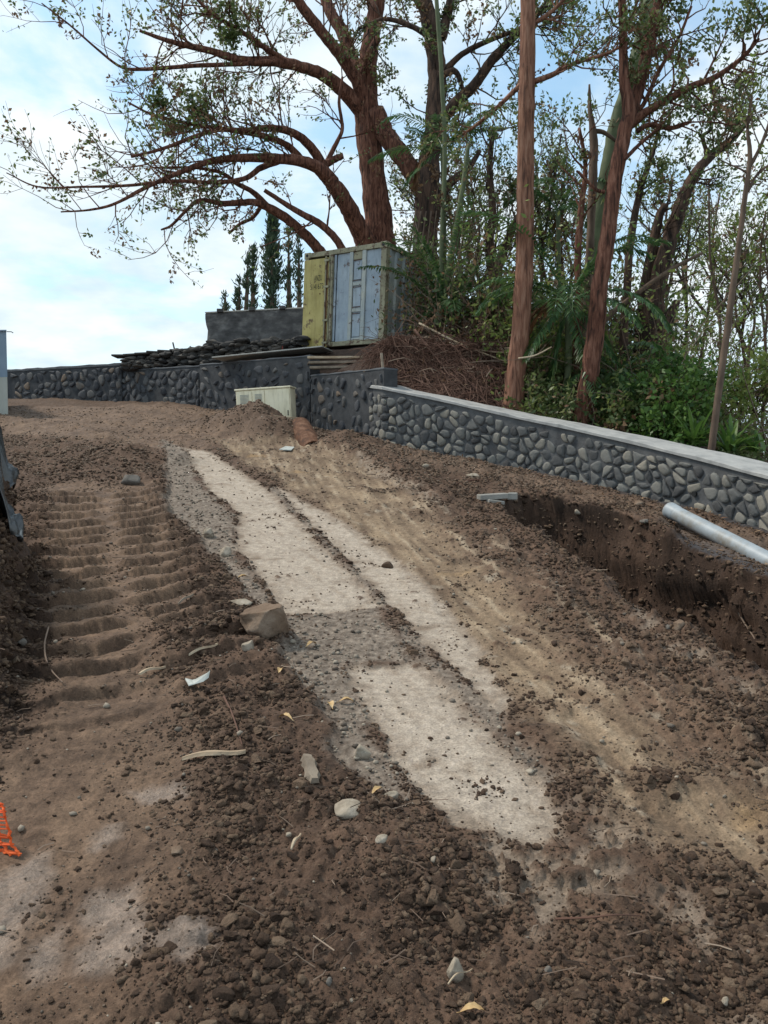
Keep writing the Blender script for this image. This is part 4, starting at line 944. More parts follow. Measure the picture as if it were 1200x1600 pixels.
text('ANZU', .20, (.15*W_-W_/2, -.057, 1.62), door, M['stencil'], .24); text('5141673', .19, (.105*W_-W_/2, -.057, 1.42), door, M['stencil'], .40)
m = MB(); m.tube([(.23*W_-W_/2, -.06, 1.30), (.23*W_-W_/2, -.05, 1.30)], .02, 8); cpart(m, 'rivet', 'rust', door)

def blockset(name, loc_px, d, size, yaw_, label, mat, cat, lift=0):
    p = U(*loc_px, d)+np.array([0, 0, lift]); m = MB(); m.box(p, size, Rz(yaw_), .012); return tag(m.build(name, M[mat], loc=p), label, cat)
blockset('concrete_block', (610, 545), 17.85, (.42, .3, .2), .1, 'concrete block propping up the near corner of the container', 'concrete_slab', 'block')
blockset('packing_slab', (611, 533), 17.85, (.55, .35, .07), .25, 'thin slab wedged on the block under the container corner', 'woodgrey', 'slab')

# ------------------------------------------------------------------ block wall, dry rubble, shed, boards
rt = root('block_wall', U(400, 550, 20.6), 'blackened rendered block wall with white top edge left of the container', 'wall')
a, b = U(323, 548, 20.9), U(480, 556, 20.3); dv = b-a; ln = math.hypot(dv[0], dv[1]); yw = math.atan2(dv[1], dv[0]); mid_ = (a+b)/2; zt = U(400, 486, 20.6)[2]; zb_ = U(400, 552, 20.6)[2]-.1
m = MB(); nx, nz = 26, 8; V = []; rs = random.Random(5)
for f_ in (0, 1):
    for i in range(nx+1):
        for j in range(nz+1):
            p = a+dv*i/nx; V.append((p[0]+(.02*rs.uniform(-1, 1) if 0 < j < nz else 0)-(.03 if i == 0 else 0)*math.sin(j), p[1]+f_*.2+.012*rs.uniform(-1, 1), zb_+(zt-zb_)*j/nz+(rs.uniform(-.01, .01) if j == nz else 0)))
g = lambda f_, i, j: f_*(nx+1)*(nz+1)+i*(nz+1)+j
Fc = [(g(0, i, j), g(0, i+1, j), g(0, i+1, j+1), g(0, i, j+1)) for i in range(nx) for j in range(nz)]+[(g(1, i, j), g(1, i, j+1), g(1, i+1, j+1), g(1, i+1, j)) for i in range(nx) for j in range(nz)]
Fc += [(g(0, i, nz), g(0, i+1, nz), g(1, i+1, nz), g(1, i, nz)) for i in range(nx)]+[(g(0, 0, j), g(0, 0, j+1), g(1, 0, j+1), g(1, 0, j)) for j in range(nz)]+[(g(0, nx, j), g(1, nx, j), g(1, nx, j+1), g(0, nx, j+1)) for j in range(nz)]
m.add(V, Fc); m.build('rendered_face', M['block_wall'], rt)
m = MB(); m.box((mid_[0], mid_[1]+.1, zt+.022), (ln+.02, .24, .035), Rz(yw), .006); m.build('cap', M['whiteboard'], rt)
for t in (.14, .46, .76): p = a+dv*t; m = MB(); m.box((p[0], p[1]+.06, zt+.045), (.16, .34, .09), Rz(yw+.3), .01); m.build('rafter_end', M['block_wall'], rt)
# dry rubble heaps: each stone a piece of the wall
def rubble(name, label, A, Bp, hgt, thick, n, seed, rmin=.09, rmax=.2, mat='drystone'):
    rng = np.random.default_rng(seed); A = np.array(A); Bp = np.array(Bp); t = rng.random(n); P = A[None]+(Bp-A)[None]*t[:, None]
    hh = rng.random(n)*hgt(t); P[:, 2] += hh; P[:, 1] += rng.uniform(-.5, .5, n)*thick; R = rng.uniform(rmin, rmax, n)
    o = scatter(name, P, R, i2v, i2f, M[mat], amp=.1, flat=(.32, .6), jit=.03, nvar=20); return o
def rubble_wall(label, A, Bp, hgt, thick, n, seed, **k):
    o = rubble('dry_stone_wall', label, A, Bp, hgt, thick, n, seed, **k); return tag(o, label, 'rubble wall')
rubble_wall('rough dark dry rubble wall under the blackened block wall', U(322, 572, 20.3), U(480, 562, 19.4), lambda t: .50+.05*np.sin(t*20), .7, 620, 1, rmax=.19)
rubble_wall('low dark rubble heap against the sky left of the blackened block wall', U(200, 580, 21.6), U(330, 572, 20.4), lambda t: .26+.24*t, .8, 520, 2, rmax=.17)
for k in range(7):
    p = U(196+k*18, 557-k*1.6, 21.4-.12*k); m = MB(); m.box(p, (.62, .5, .05), Rz(.1*math.sin(k*3)) @ Matrix.Rotation(.06*math.sin(k*5), 4, 'Y'), .01)
    tag(m.build('stone_slab', M['drystone'], loc=p), 'thin dark slab laid along the top of the low rubble heap', 'stone slab', 'thin slabs capping the low rubble heap')
for px, py, q in ((270, 535, -.25), (297, 541, 0)):
    a = U(px+6, py+25, 21.5); b = U(px, py, 21.5); m = MB(); m.tube([a, (a+b)/2, b], .022, 6)
    tag(m.build('stake', M['block_wall'], loc=a), 'short leaning dark stake on the low rubble heap' if q else 'shorter upright dark stake right of the leaning one', 'stake')
# metal shed at the left edge
a = U(-200, 628, 17.2); b = U(12.5, 628, 17.0); zt = U(0, 518, 17)[2]; zm_ = U(0, 589, 17)[2]; rt = root('metal_shed', (a+b)/2, 'corner of a sheet metal shed, grey blue above and cream below, at the left edge', 'shed')
def sheet(name, z0, z1, mat, amp, dy):
    V = []; n = 60
    for i in range(n+1):
        p = a+(b-a)*i/n; o_ = amp*abs(math.sin(i*1.3)); V += [(p[0], p[1]-o_+dy, z0), (p[0], p[1]-o_+dy, z1)]
    for i in range(n//2+1): p = b+np.array([-.62, 1, 0])*3*i/(n//2); o_ = amp*abs(math.sin(i*1.3)); V += [(p[0]+o_*.3, p[1]+dy, z0), (p[0]+o_*.3, p[1]+dy, z1)]
    Fc = [(2*i, 2*i+2, 2*i+3, 2*i+1) for i in range(len(V)//2-1)]; o = mesh(name, V, Fc, M[mat], rt); s_ = o.modifiers.new('t', 'SOLIDIFY'); s_.thickness = .01
sheet('upper_cladding', zm_, zt, 'sheet_blue', .006, 0); sheet('lower_cladding', a[2]-.6, zm_-.004, 'sheet_cream', .014, -.004)
m = MB(); m.add([a*[1,1,0]+[0,-.05,zt], b*[1,1,0]+[.03,-.05,zt], b*[1,1,0]+[-1.85,3,zt], a*[1,1,0]+[-1.9,3,zt], a*[1,1,0]+[0,-.05,zt+.03], b*[1,1,0]+[.03,-.05,zt+.03], b*[1,1,0]+[-1.85,3,zt+.03], a*[1,1,0]+[-1.9,3,zt+.03]], [(0,1,2,3),(7,6,5,4),(0,1,5,4),(1,2,6,5),(2,3,7,6),(3,0,4,7)]); m.build('roof', M['sheet_blue'], rt)
m = MB(); m.tube([(b[0], b[1]+.02, zt), (b[0]+.11, b[1], zt-.005), (b[0]+.15, b[1], zt-.03)], .01, 5); m.build('gutter_hook', M['coping_dark'], rt)
# boards
def plank(px, py, qx, qy, d0, d1, wid, th, label, mat, name='plank', grp=None, depthdir=1):
    a = U(px, py, d0); b = U(qx, qy, d1); c = (a+b)/2; dv = b-a; ln = np.linalg.norm(dv); R_ = Vector(dv/ln).to_track_quat('X', 'Z').to_matrix().to_4x4()
    m = MB(); m.box(c, (ln, wid, th), R_, .006); return tag(m.build(name, M[mat], loc=c), label, 'board', grp)
plank(342, 562, 512, 545, 18.6, 17.9, .75, .03, 'long weathered pale board sloping along the top of the wall, left of the planks', 'whiteboard', 'board')
plank(482, 559, 596, 559, 16.6, 16.2, .16, .05, 'topmost pale plank stacked behind the step in the wall', 'wood')
plank(484, 567, 594, 566, 16.55, 16.15, .18, .05, 'middle grey plank stacked behind the step in the wall', 'woodgrey')
plank(486, 575, 560, 574, 16.5, 16.2, .18, .05, 'lowest short grey plank stacked behind the step in the wall', 'woodgrey')
plank(596, 552, 601, 610, 14.9, 14.5, .05, .04, 'thin upright stake at the corner where the wall steps down', 'woodgrey', 'stake')
# fire hydrant red remnant beside the rubble
m = MB(); p = U(441, 556, 18.9); m.tube([p-[0, 0, .12], p, p+[0, 0, .04], p+[0, 0, .07]], [.10, .09, .05, .02], 10); m.tube([p+[0, 0, .05], p+[.01, 0, .24]], [.016, .012], 6)
tag(m.build('red_cap', mat_noise('red_paint', [(.10, .02, .015), (.2, .035, .025)], 8, .7, .3), loc=p), 'small faded red cap with a short rod in front of the dark rubble', 'cap')

# ------------------------------------------------------------------ cabinet in front of the wall
A_, B_ = U(372, 670, 16.45), U(457, 672, 16.2); dv = B_-A_; dv[2] = 0; ln = np.linalg.norm(dv); yw = math.atan2(dv[1], dv[0])
ztop = U(415, 610, 16.8)[2]; zbot = U(415, 690, 16.8)[2]; H_ = ztop-zbot
rt = root('utility_cabinet', ((A_+B_)/2)*np.array([1, 1, 0])+np.array([0, 0, zbot]), 'cream three door utility cabinet against the dark stone wall behind a soil heap', 'cabinet')
rt.rotation_euler = (Matrix.Rotation(math.radians(-2.5), 3, Vector((0, 1, 0))) @ Matrix.Rotation(yw, 3, 'Z')).to_euler()
def cb_(x0, x1, y0, y1, z0, z1, nm, mt, par=rt, bev=.008): m = MB(); m.box(((x0+x1)/2-ln/2, (y0+y1)/2, (z0+z1)/2), (x1-x0, y1-y0, z1-z0), None, bev); return m.build(nm, M[mt], par, world=False)
cb_(0, ln, 0, .34, 0, H_-.03, 'body', 'cream'); cb_(-.02, ln+.02, -.025, .37, H_-.028, H_+.01, 'lid', 'cream')
for x0, x1, v_ in ((.03, ln*.30, 1), (ln*.31, ln*.53, 1), (ln*.54, ln-.02, 0)):
    dr = cb_(x0, x1, -.018, -.001, .05, H_-.05, 'door', 'cream', bev=.004)
    if v_:
        m = MB(); c0 = x0+(x1-x0)*.22; c1 = x1-(x1-x0)*.2
        for k in range(7): m.box(((c0+c1)/2-ln/2, -.022, H_-.13-k*.028), (c1-c0, .006, .014), None)
        m.build('vent_slats', M['sheet_cream'], dr, world=False)
    cb_(x1-.05, x1-.03, -.03, -.018, H_*.45, H_*.55, 'handle', 'black', dr, .003)
# rod, rusty pipe end
m = MB(); m.tube([U(420, 648, 14.6), U(445, 652, 14.6), U(474, 653, 14.7)], .012, 6); tag(m.build('bamboo_cane', M['wood'], loc=U(447, 651, 14.6)), 'thin pale cane sticking out of the soil heap in front of the cabinet', 'cane')
a = U(468, 668, 14.3); b = U(490, 706, 13.4); m = MB(); n = 14; V = []; Fc = []
ax = (b-a)/np.linalg.norm(b-a); s1 = np.cross(ax, [0, 0, 1.]); s1 /= np.linalg.norm(s1); s2 = np.cross(s1, ax)
for t in (0, 1):
    for r_ in (.21, .185):
        for i in range(n+1): th = PI*(-.15+1.3*i/n); V.append(a+(b-a)*t+s1*r_*math.cos(th)+s2*r_*math.sin(th))
k = n+1
for i in range(n): Fc += [(i, i+1, 2*k+i+1, 2*k+i), (k+i, 3*k+i, 3*k+i+1, k+i+1), (i, k+i, k+i+1, i+1), (2*k+i, 2*k+i+1, 3*k+i+1, 3*k+i)]
Fc += [(0, 2*k, 3*k, k), (n, k+n, 3*k+n, 2*k+n)]; m.add(V, Fc)
tag(m.build('rusty_duct', M['rust'], loc=a, smooth=False), 'rusty half round duct sticking out of the mud at the foot of the wall', 'duct')

# ------------------------------------------------------------------ grey drain pipe
a = U(1046, 797, 9.75); b = U(1215, 884, 8.0); b = a+(b-a)*1.6; rt = root('drain_pipe', a, 'long smooth grey plastic drain pipe lying on the soil beside the trench', 'pipe')
d_ = (b-a)/np.linalg.norm(b-a); R0 = pxr(11.5, 9.9)
def ptube(P, R, nm, mt, k=32, par=rt): V, Fc = tube(P, R, k, cap=False); return mesh(nm, V, Fc, M[mt], par, smooth=True)
ptube([a+d_*.16, a+d_*.2, b], [R0, R0, R0], 'pipe_barrel', 'pvc'); 
ptube([a+d_*.005, a, a+d_*.01, a+d_*.05, a+d_*.06, a+d_*.14, a+d_*.17], [R0*.93, R0*1.1, R0*1.13, R0*1.13, R0*1.08, R0*1.08, R0*1.0], 'socket_end', 'pvc')
ptube([a+d_*.0, a+d_*.6, a+d_*.61], [R0*.95, R0*.93, .001], 'pipe_inside', 'pvc_in')
# concrete slab and block at the head of the trench
s0 = PF(772, 782); rt0 = s0
m = MB(); m.box(s0+[-.02, 0, .05], (.36, .24, .07), Rz(.08) @ Matrix.Rotation(-.06, 4, 'Y'), .008); tag(m.build('concrete_slab', M['concrete_slab'], loc=s0), 'flat concrete slab bridging the head of the trench', 'slab')
m = MB(); m.box(s0+[.23, -.02, .055], (.12, .2, .09), Rz(-.2), .01); tag(m.build('concrete_chunk', M['concrete_slab'], loc=s0+[.2, 0, 0]), 'small concrete chunk at the right end of the flat slab', 'concrete chunk')
m = MB(); m.box(s0+[-.02, -.10, -.16], (.22, .14, .34), Rz(.3) @ Matrix.Rotation(.12, 4, 'Y'), .012); tag(m.build('concrete_block', M['concrete_slab'], loc=s0+[0, -.1, -.2]), 'upright concrete block in the trench below the flat slab', 'block')

# ------------------------------------------------------------------ trees
class Tree:
    def __init__(s, name, base, label, cat='tree', group=None, seed=0, bark='bark_red', rs=1.0):
        s.rs = rs; s.root = root(name, base, label, cat, group); s.r = np.random.default_rng(seed); s.tr = MB(); s.br = MB(); s.lf = {}; s.bark = bark
    def limb(s, pts, d0, k=10, rough=.06, d1=None, fine=False):
        """pts: (px, py, radius in px[, distance])"""
        n = len(pts); R = [p[2]*s.rs for p in pts]; D = [p[3] if len(p) > 3 else (d0+(d1-d0)*i/(n-1) if d1 else d0) for i, p in enumerate(pts)]
        P = np.array([[*U(p[0], p[1], d), pxr(r, d)] for p, r, d in zip(pts, R, D)]); P = smooth_path(P, 6)
        m = len(P); w = np.maximum(P[:, 3], .02)
        P[1:-1, :3] += s.r.normal(size=(m-2, 3))*(w[1:-1]*.035)[:, None]
        V, Fc = tube(P[:, :3], np.maximum(P[:, 3]*(1+s.r.normal(size=m)*.018), .006), k)
        if rough and P[0, 3] > .06:
            c = np.repeat(P[:, :3], k, axis=0); dd = V-c; th = np.tile(np.arange(k), m)
            lobes = 1+rough*.7*np.sin(th*2*PI/k*3+np.repeat(np.linspace(0, 2, m), k)*1.3)+s.r.normal(size=len(V))*rough*.35; V = c+dd*lobes[:, None]
        s.tr.add(V, Fc); return P
    def leaves(s, key, P, D, size):
        s.lf.setdefault(key, []).append((P, D, size))
    def twig(s, p, d, L, r, lev, cfg):
        rg = s.r; n = 5 if lev > 0 else 4; P = [p]; d = d/np.linalg.norm(d)
        for i in range(n-1):
            d = d+rg.normal(size=3)*cfg.get('wob', .22)+np.array([0, 0, cfg.get('up', .05)]); d /= np.linalg.norm(d); P.append(P[-1]+d*L/(n-1))
        P = np.array(P); V, Fc = tube(P, np.linspace(r, max(r*.35, .003), n), 4 if lev > 0 else 3, cap=False); s.br.add(V, Fc)
        if lev > 0:
            for _ in range(rg.poisson(cfg.get('kids', 4))+1):
                t = rg.uniform(.25, 1); q = P[0]+(P[-1]-P[0])*0; i = min(int(t*(n-1)), n-2); q = P[i]+(P[i+1]-P[i])*(t*(n-1)-i)
                dd = (P[i+1]-P[i]); dd /= np.linalg.norm(dd); ax = rg.normal(size=3); ax -= ax@dd*dd; ax /= np.linalg.norm(ax)+1e-9
                s.twig(q, dd*.8+ax*rg.uniform(.5, 1.1), L*rg.uniform(.35, .65), r*.5, lev-1, cfg)
        if lev == 0 or (lev == 1 and cfg.get('l1')):
            k = rg.poisson(cfg.get('nl', 12)*1.45); 
            if k and rg.random() < cfg.get('pl', .85):
                t = rg.uniform(.25, 1.05, k); i = np.minimum((t*(n-1)).astype(int), n-2); q = P[i]+(P[i+1]-P[i])*(t*(n-1)-i)[:, None]+rg.normal(size=(k, 3))*cfg.get('sp', .045)
                dr = rg.random() < cfg.get('dry', .1); D = rg.normal(size=(k, 3))+np.array([0, 0, -.7 if dr else cfg.get('lz', -.1)])+d*.5
                s.leaves(cfg.get('dkey', 'leaf_dry') if dr else cfg.get('key', 'leaf'), q, D, rg.uniform(.7, 1.3, k)*cfg.get('ls', .085)*1.22)
    def sprout(s, P, n, t0=.25, t1=1., L=(.7, 1.6), lev=1, **cfg):
        rg = s.r; m = len(P)
        for _ in range(n):
            t = t0+(t1-t0)*rg.random(); i = min(int(t*(m-1)), m-2); q = P[i, :3]+(P[i+1, :3]-P[i, :3])*(t*(m-1)-i)
            dd = P[i+1, :3]-P[i, :3]; dd /= np.linalg.norm(dd)+1e-9; ax = rg.normal(size=3)*[1, 1, .8]; ax -= ax@dd*dd; ax /= np.linalg.norm(ax)+1e-9
            s.twig(q, dd*cfg.get('fw', .55)+ax*rg.uniform(.6, 1.1), rg.uniform(*L), min(P[i, 3]*.4, .02)+.003, lev, cfg)
    def done(s, trunk='trunk'):
        bk = M[s.bark]
        if s.tr.v: s.tr.build(trunk, bk, s.root, smooth=True, fixn=False)
        if s.br.v: s.br.build('twigs', bk, s.root, fixn=False)
        for key, l in s.lf.items():
            P = np.vstack([a[0] for a in l]); D = np.vstack([a[1] for a in l]); S = np.concatenate([a[2] for a in l])
            w = S*(.55 if 'dry' not in key else .6); quads('crown' if 'dry' not in key else 'dry_leaves', P, D, S, w, M[key], s.root, curl=.06)
        return s

# big spreading tree behind the container
t = Tree('spreading_tree', U(590, 410, 22), 'big spreading reddish tree behind the container, limbs reaching far left', seed=1, rs=.68)
T_ = t.limb([(600, 470, 40), (597, 400, 36), (590, 330, 31), (582, 260, 27), (576, 190, 28), (574, 130, 23), (580, 60, 19), (590, 0, 17), (598, -90, 13)], 22, 14, .1)
la = t.limb([(572, 175, 20), (560, 130, 15), (530, 85, 13), (495, 40, 12), (465, 0, 11), (435, -60, 9)], 22, d1=20.5)
lb_ = t.limb([(570, 130, 16), (552, 95, 15), (535, 50, 14), (512, 10, 12), (495, -50, 10)], 22, d1=23)
lc = t.limb([(572, 180, 20), (535, 140, 16), (500, 115, 13), (470, 105, 12), (430, 96, 11), (380, 95, 9.5), (330, 80, 7.5), (270, 66, 5.5), (218, 48, 3)], 22, d1=19)
lc2 = t.limb([(450, 100, 7), (415, 75, 6), (370, 45, 5), (330, 20, 4), (290, -20, 3)], 20.6, 7, d1=19.5)
lc3 = t.limb([(430, 96, 6), (375, 100, 5), (300, 103, 4.5), (230, 108, 4), (190, 105, 3), (150, 75, 2.4), (110, 40, 2), (65, 5, 1.4)], 20.3, 6, d1=18.5)
ld = t.limb([(580, 400, 28), (565, 365, 22), (545, 325, 20), (522, 290, 18), (500, 265, 15), (470, 252, 12), (430, 248, 10.5), (380, 247, 9), (330, 252, 7), (280, 270, 5.5), (230, 292, 4.5), (180, 318, 3.2), (140, 328, 2.4), (95, 331, 1.6)], 21.6, 10, d1=17.5)
ld2 = t.limb([(512, 275, 13), (490, 235, 10.5), (462, 210, 9), (425, 200, 8), (385, 204, 6.5), (340, 203, 5.5), (300, 215, 4.5), (255, 232, 3.8), (205, 245, 3)], 21, 8, d1=18)
ld3 = t.limb([(478, 258, 9), (450, 228, 8), (410, 212, 7), (365, 204, 6), (330, 199, 5), (290, 192, 4), (240, 180, 3), (200, 160, 2)], 20.8, 8, d1=18.6)
ld4 = t.limb([(440, 250, 8), (408, 262, 7), (380, 280, 5.5), (330, 285, 4.5), (270, 283, 4), (200, 290, 3.4), (130, 292, 2.6), (60, 292, 2), (10, 270, 1.3)], 20.4, 7, d1=17)
ld5 = t.limb([(500, 262, 9), (520, 250, 8), (536, 243, 7)], 21, 7)
ld6 = t.limb([(508, 258, 6), (525, 225, 5), (535, 200, 4), (530, 160, 3.5), (535, 120, 2.5)], 21, 6)
le = t.limb([(520, 420, 15), (500, 392, 12.5), (475, 365, 11.5), (448, 342, 11), (420, 325, 10), (395, 316, 8), (350, 318, 6.5), (312, 313, 5), (290, 330, 3.6), (268, 352, 3), (252, 359, 2)], 21.2, 8, d1=18.8)
le2 = t.limb([(420, 325, 8), (395, 300, 6), (370, 287, 5), (345, 270, 4), (300, 262, 3), (240, 262, 2)], 20.5, 6, d1=19)
le3 = t.limb([(408, 322, 5), (395, 340, 4.2), (375, 350, 3.6), (357, 365, 3)], 20.5, 6)
lf = t.limb([(545, 415, 12), (528, 378, 9), (500, 350, 8.5), (475, 336, 7.5), (445, 318, 6), (413, 297, 4.6)], 20.8, 8, d1=20)
lg = t.limb([(588, 175, 20), (605, 215, 21), (635, 255, 22), (660, 300, 20), (668, 350, 18)], 21.8, 10, d1=21)
lh = t.limb([(590, 60, 9), (570, 100, 7), (566, 140, 6)], 21.7, 7)
for P, n in ((la, 12), (lb_, 12), (lc, 26), (lc2, 16), (lc3, 9), (ld, 24), (ld2, 18), (ld3, 18), (ld4, 13), (le, 12), (le2, 9), (ld6, 6), (lf, 5)):
    t.sprout(P, n, t0=.4 if P is ld or P is le else .3, L=(.8, 1.9), kids=4.5, nl=8.5, up=.04, dry=.33, pl=.74, ls=.08)
for P in (lc2, ld3): t.sprout(P, 5, t0=.45, t1=.8, L=(.5, 1.0), kids=6, nl=24, sp=.08, dry=.05, pl=1, ls=.095)
t.sprout(T_, 12, t0=.45, L=(.7, 1.4), kids=4, nl=12, dry=.4)
t.done()
# second trunk right of it
t = Tree('spreading_tree', U(670, 420, 21), 'dark vine covered tree with twin crown limbs right behind the container', seed=2, rs=.76, bark='bark_dark')
A = t.limb([(668, 470, 30), (664, 400, 25), (668, 330, 25), (672, 250, 21), (682, 180, 20), (684, 110, 18), (676, 50, 17), (664, 0, 15), (650, -80, 12)], 21, 14, .13)
B2 = t.limb([(690, 60, 10), (700, 20, 9), (712, -30, 8)], 21, 8)
C1 = t.limb([(688, 190, 13), (712, 160, 11), (742, 132, 10.5), (765, 98, 9.5), (790, 70, 8.5), (815, 45, 7.5), (850, 10, 6), (880, -30, 5)], 20.8, 9, d1=19.5)
C2 = t.limb([(690, 115, 7), (722, 85, 6), (760, 65, 5), (805, 48, 4), (850, 30, 3)], 20.8, 7, d1=20)
C3 = t.limb([(675, 340, 10), (700, 290, 9), (730, 265, 7), (750, 235, 4)], 20.8, 7)
C4 = t.limb([(675, 60, 6), (640, 40, 5), (600, 30, 4), (560, 45, 3)], 20.6, 6)
C5 = t.limb([(690, 118, 7), (712, 112, 6), (725, 145, 4), (735, 175, 3)], 20.6, 6)
for P, n in ((C1, 16), (C2, 14), (C4, 8), (B2, 8), (C5, 5)): t.sprout(P, n, L=(.7, 1.6), kids=4, nl=12, dry=.2, ls=.085)
t.sprout(A, 26, t0=.2, L=(.5, 1.2), kids=4, nl=13, dry=.45, ls=.09, up=-.05)
t.done()
# straight tan trunk in front
t = Tree('straight_tree', U(800, 650, 14.6), 'tall straight tan barked trunk rising just behind the wall coping', seed=3, rs=.78, bark='bark_tan')
A = t.limb([(797, 690, 24), (801, 635, 21), (808, 570, 18), (815, 500, 18), (820, 400, 17.5), (821, 300, 17), (822, 200, 16.5), (824, 100, 15.5), (825, 0, 14.5), (826, -140, 12)], 14.4, 16, .03)
C1 = t.limb([(828, 130, 6), (860, 118, 5), (900, 98, 4), (945, 85, 3), (975, 70, 2)], 14.4, 6, d1=13.6)
C2 = t.limb([(818, 128, 5), (780, 165, 4), (745, 195, 3), (715, 215, 2)], 14.4, 6, d1=15)
C3 = t.limb([(828, 40, 5), (860, 20, 4), (900, -20, 3)], 14.4, 6)
for P, n in ((C1, 14), (C2, 7), (C3, 10)): t.sprout(P, n, L=(.5, 1.1), kids=4, nl=13, dry=.06, ls=.06, sp=.035)
t.done()
# reddish leaning tree
t = Tree('leaning_tree', U(905, 670, 14), 'reddish rough barked tree leaning right and forking high, right of the straight trunk', seed=4, rs=.84)
A = t.limb([(900, 700, 21), (908, 650, 17), (920, 590, 16.5), (930, 520, 16), (937, 450, 15), (950, 370, 14), (960, 290, 13), (974, 215, 13), (983, 175, 12), (975, 120, 9), (974, 60, 7.5), (972, 0, 6.5), (970, -60, 6)], 13.8, 14, .07)
B2 = t.limb([(982, 190, 11), (998, 140, 11), (1010, 90, 11), (1020, 45, 11), (1030, 0, 10), (1040, -60, 9)], 13.9, 10, d1=14.6)
C1 = t.limb([(985, 195, 9), (1010, 175, 8), (1045, 155, 7), (1080, 135, 6.5), (1115, 122, 5.5), (1145, 102, 4.5), (1165, 85, 4), (1186, 60, 2.5)], 13.9, 8, d1=13.2)
C2 = t.limb([(995, 205, 5), (1015, 195, 4.5), (1050, 200, 4), (1080, 190, 2.5)], 13.8, 6)
C3 = t.limb([(975, 250, 4), (1000, 225, 3.5), (1030, 200, 2.5)], 13.7, 5)
C4 = t.limb([(978, 150, 5), (1000, 170, 4.4), (1030, 110, 3.8), (1060, 60, 3), (1080, 10, 2.4)], 14, 5)
C5 = t.limb([(945, 300, 4), (930, 295, 3.4), (905, 270, 2.6), (900, 268, 1.5)], 13.8, 5)
for P, n in ((C1, 22), (B2, 18), (C4, 16), (C2, 7), (C3, 5)): t.sprout(P, n, L=(.5, 1.2), kids=4.5, nl=13, dry=.04, ls=.068, sp=.04)
t.sprout(A, 12, t0=.7, L=(.5, 1.0), kids=3, nl=10, dry=.1, ls=.065)
t.done()
# smooth green trunk behind it
t = Tree('smooth_tree', U(920, 600, 16.5), 'smooth greenish trunk standing directly behind the reddish leaning tree', seed=5, bark='bark_green')
t.limb([(905, 620, 14), (915, 500, 13), (925, 420, 12), (935, 340, 11.5), (950, 260, 11), (962, 195, 10), (985, 120, 9), (1000, 60, 8.5), (1012, 0, 8)], 16.4, 12, .02); t.done()
# dark multi trunk tree at right
t = Tree('multi_trunk_tree', U(1005, 620, 17), 'dark gnarled multi trunk tree with one bent limb reaching up right', seed=6, rs=.84, bark='bark_dark')
A = t.limb([(985, 660, 26), (1003, 600, 22), (1015, 530, 19), (1022, 470, 17), (1035, 415, 15), (1055, 345, 13), (1068, 310, 11), (1082, 280, 10), (1105, 250, 8.5), (1135, 225, 7), (1152, 210, 5), (1175, 183, 3)], 17, 12, .13)
B2 = t.limb([(995, 620, 14), (1000, 540, 12), (1008, 460, 11), (1020, 390, 10), (1030, 340, 8), (1040, 320, 6)], 17.2, 9, .1)
B3 = t.limb([(1010, 600, 14), (1030, 545, 12), (1045, 500, 10), (1058, 470, 6)], 16.8, 9, .1)
C1 = t.limb([(1060, 345, 9), (1068, 320, 8), (1062, 300, 6)], 17, 7)
C2 = t.limb([(1110, 250, 4), (1098, 215, 3.5), (1112, 200, 3), (1100, 170, 2)], 17, 5)
for P, n in ((A, 18), (C2, 6), (B2, 8)): t.sprout(P, n, t0=.55, L=(.6, 1.4), kids=4, nl=9, dry=.05, ls=.075, key='leaf', up=.18)
t.sprout(A, 6, t0=.1, t1=.4, L=(1, 2), lev=0, nl=0); t.done()
# slender trunk far right
t = Tree('slender_tree', U(1112, 705, 11.6), 'slim pale brown trunk behind the coping near the right edge, forked at the top', seed=7, rs=.76, bark='bark_grey')
A = t.limb([(1108, 730, 8), (1113, 690, 7.5), (1122, 620, 7), (1133, 540, 7), (1145, 450, 6.5), (1156, 370, 5.5), (1165, 300, 5), (1172, 245, 4.5), (1168, 200, 3), (1175, 150, 2.4)], 11.5, 9, .03)
C1 = t.limb([(1172, 260, 4), (1190, 225, 3.4), (1205, 180, 3), (1215, 120, 2)], 11.5, 6)
C2 = t.limb([(1168, 300, 3), (1185, 270, 2.6), (1215, 250, 2)], 11.5, 5)
for P in (C1, C2): t.sprout(P, 6, L=(.4, .9), kids=3, nl=6, dry=.1, ls=.06, key='leaf_light', up=.2)
t.sprout(A, 9, t0=.6, L=(.4, .8), kids=3, nl=6, dry=.3, ls=.06, key='leaf_light', up=.15); t.done()
# broken snag
t = Tree('dead_snag', U(922, 430, 15.4), 'thin dead broken trunk with jagged top between the straight and leaning trees', seed=8, bark='bark_grey')
t.limb([(905, 640, 7), (908, 560, 6.5), (918, 470, 6), (922, 380, 6), (926, 300, 6.5), (928, 220, 6), (922, 170, 3.5), (921, 132, 1.5)], 15.4, 7, .15)
t.limb([(928, 205, 4), (945, 208, 3.5), (968, 225, 2)], 15.4, 5); t.limb([(926, 250, 3), (917, 235, 2)], 15.4, 4); t.done()
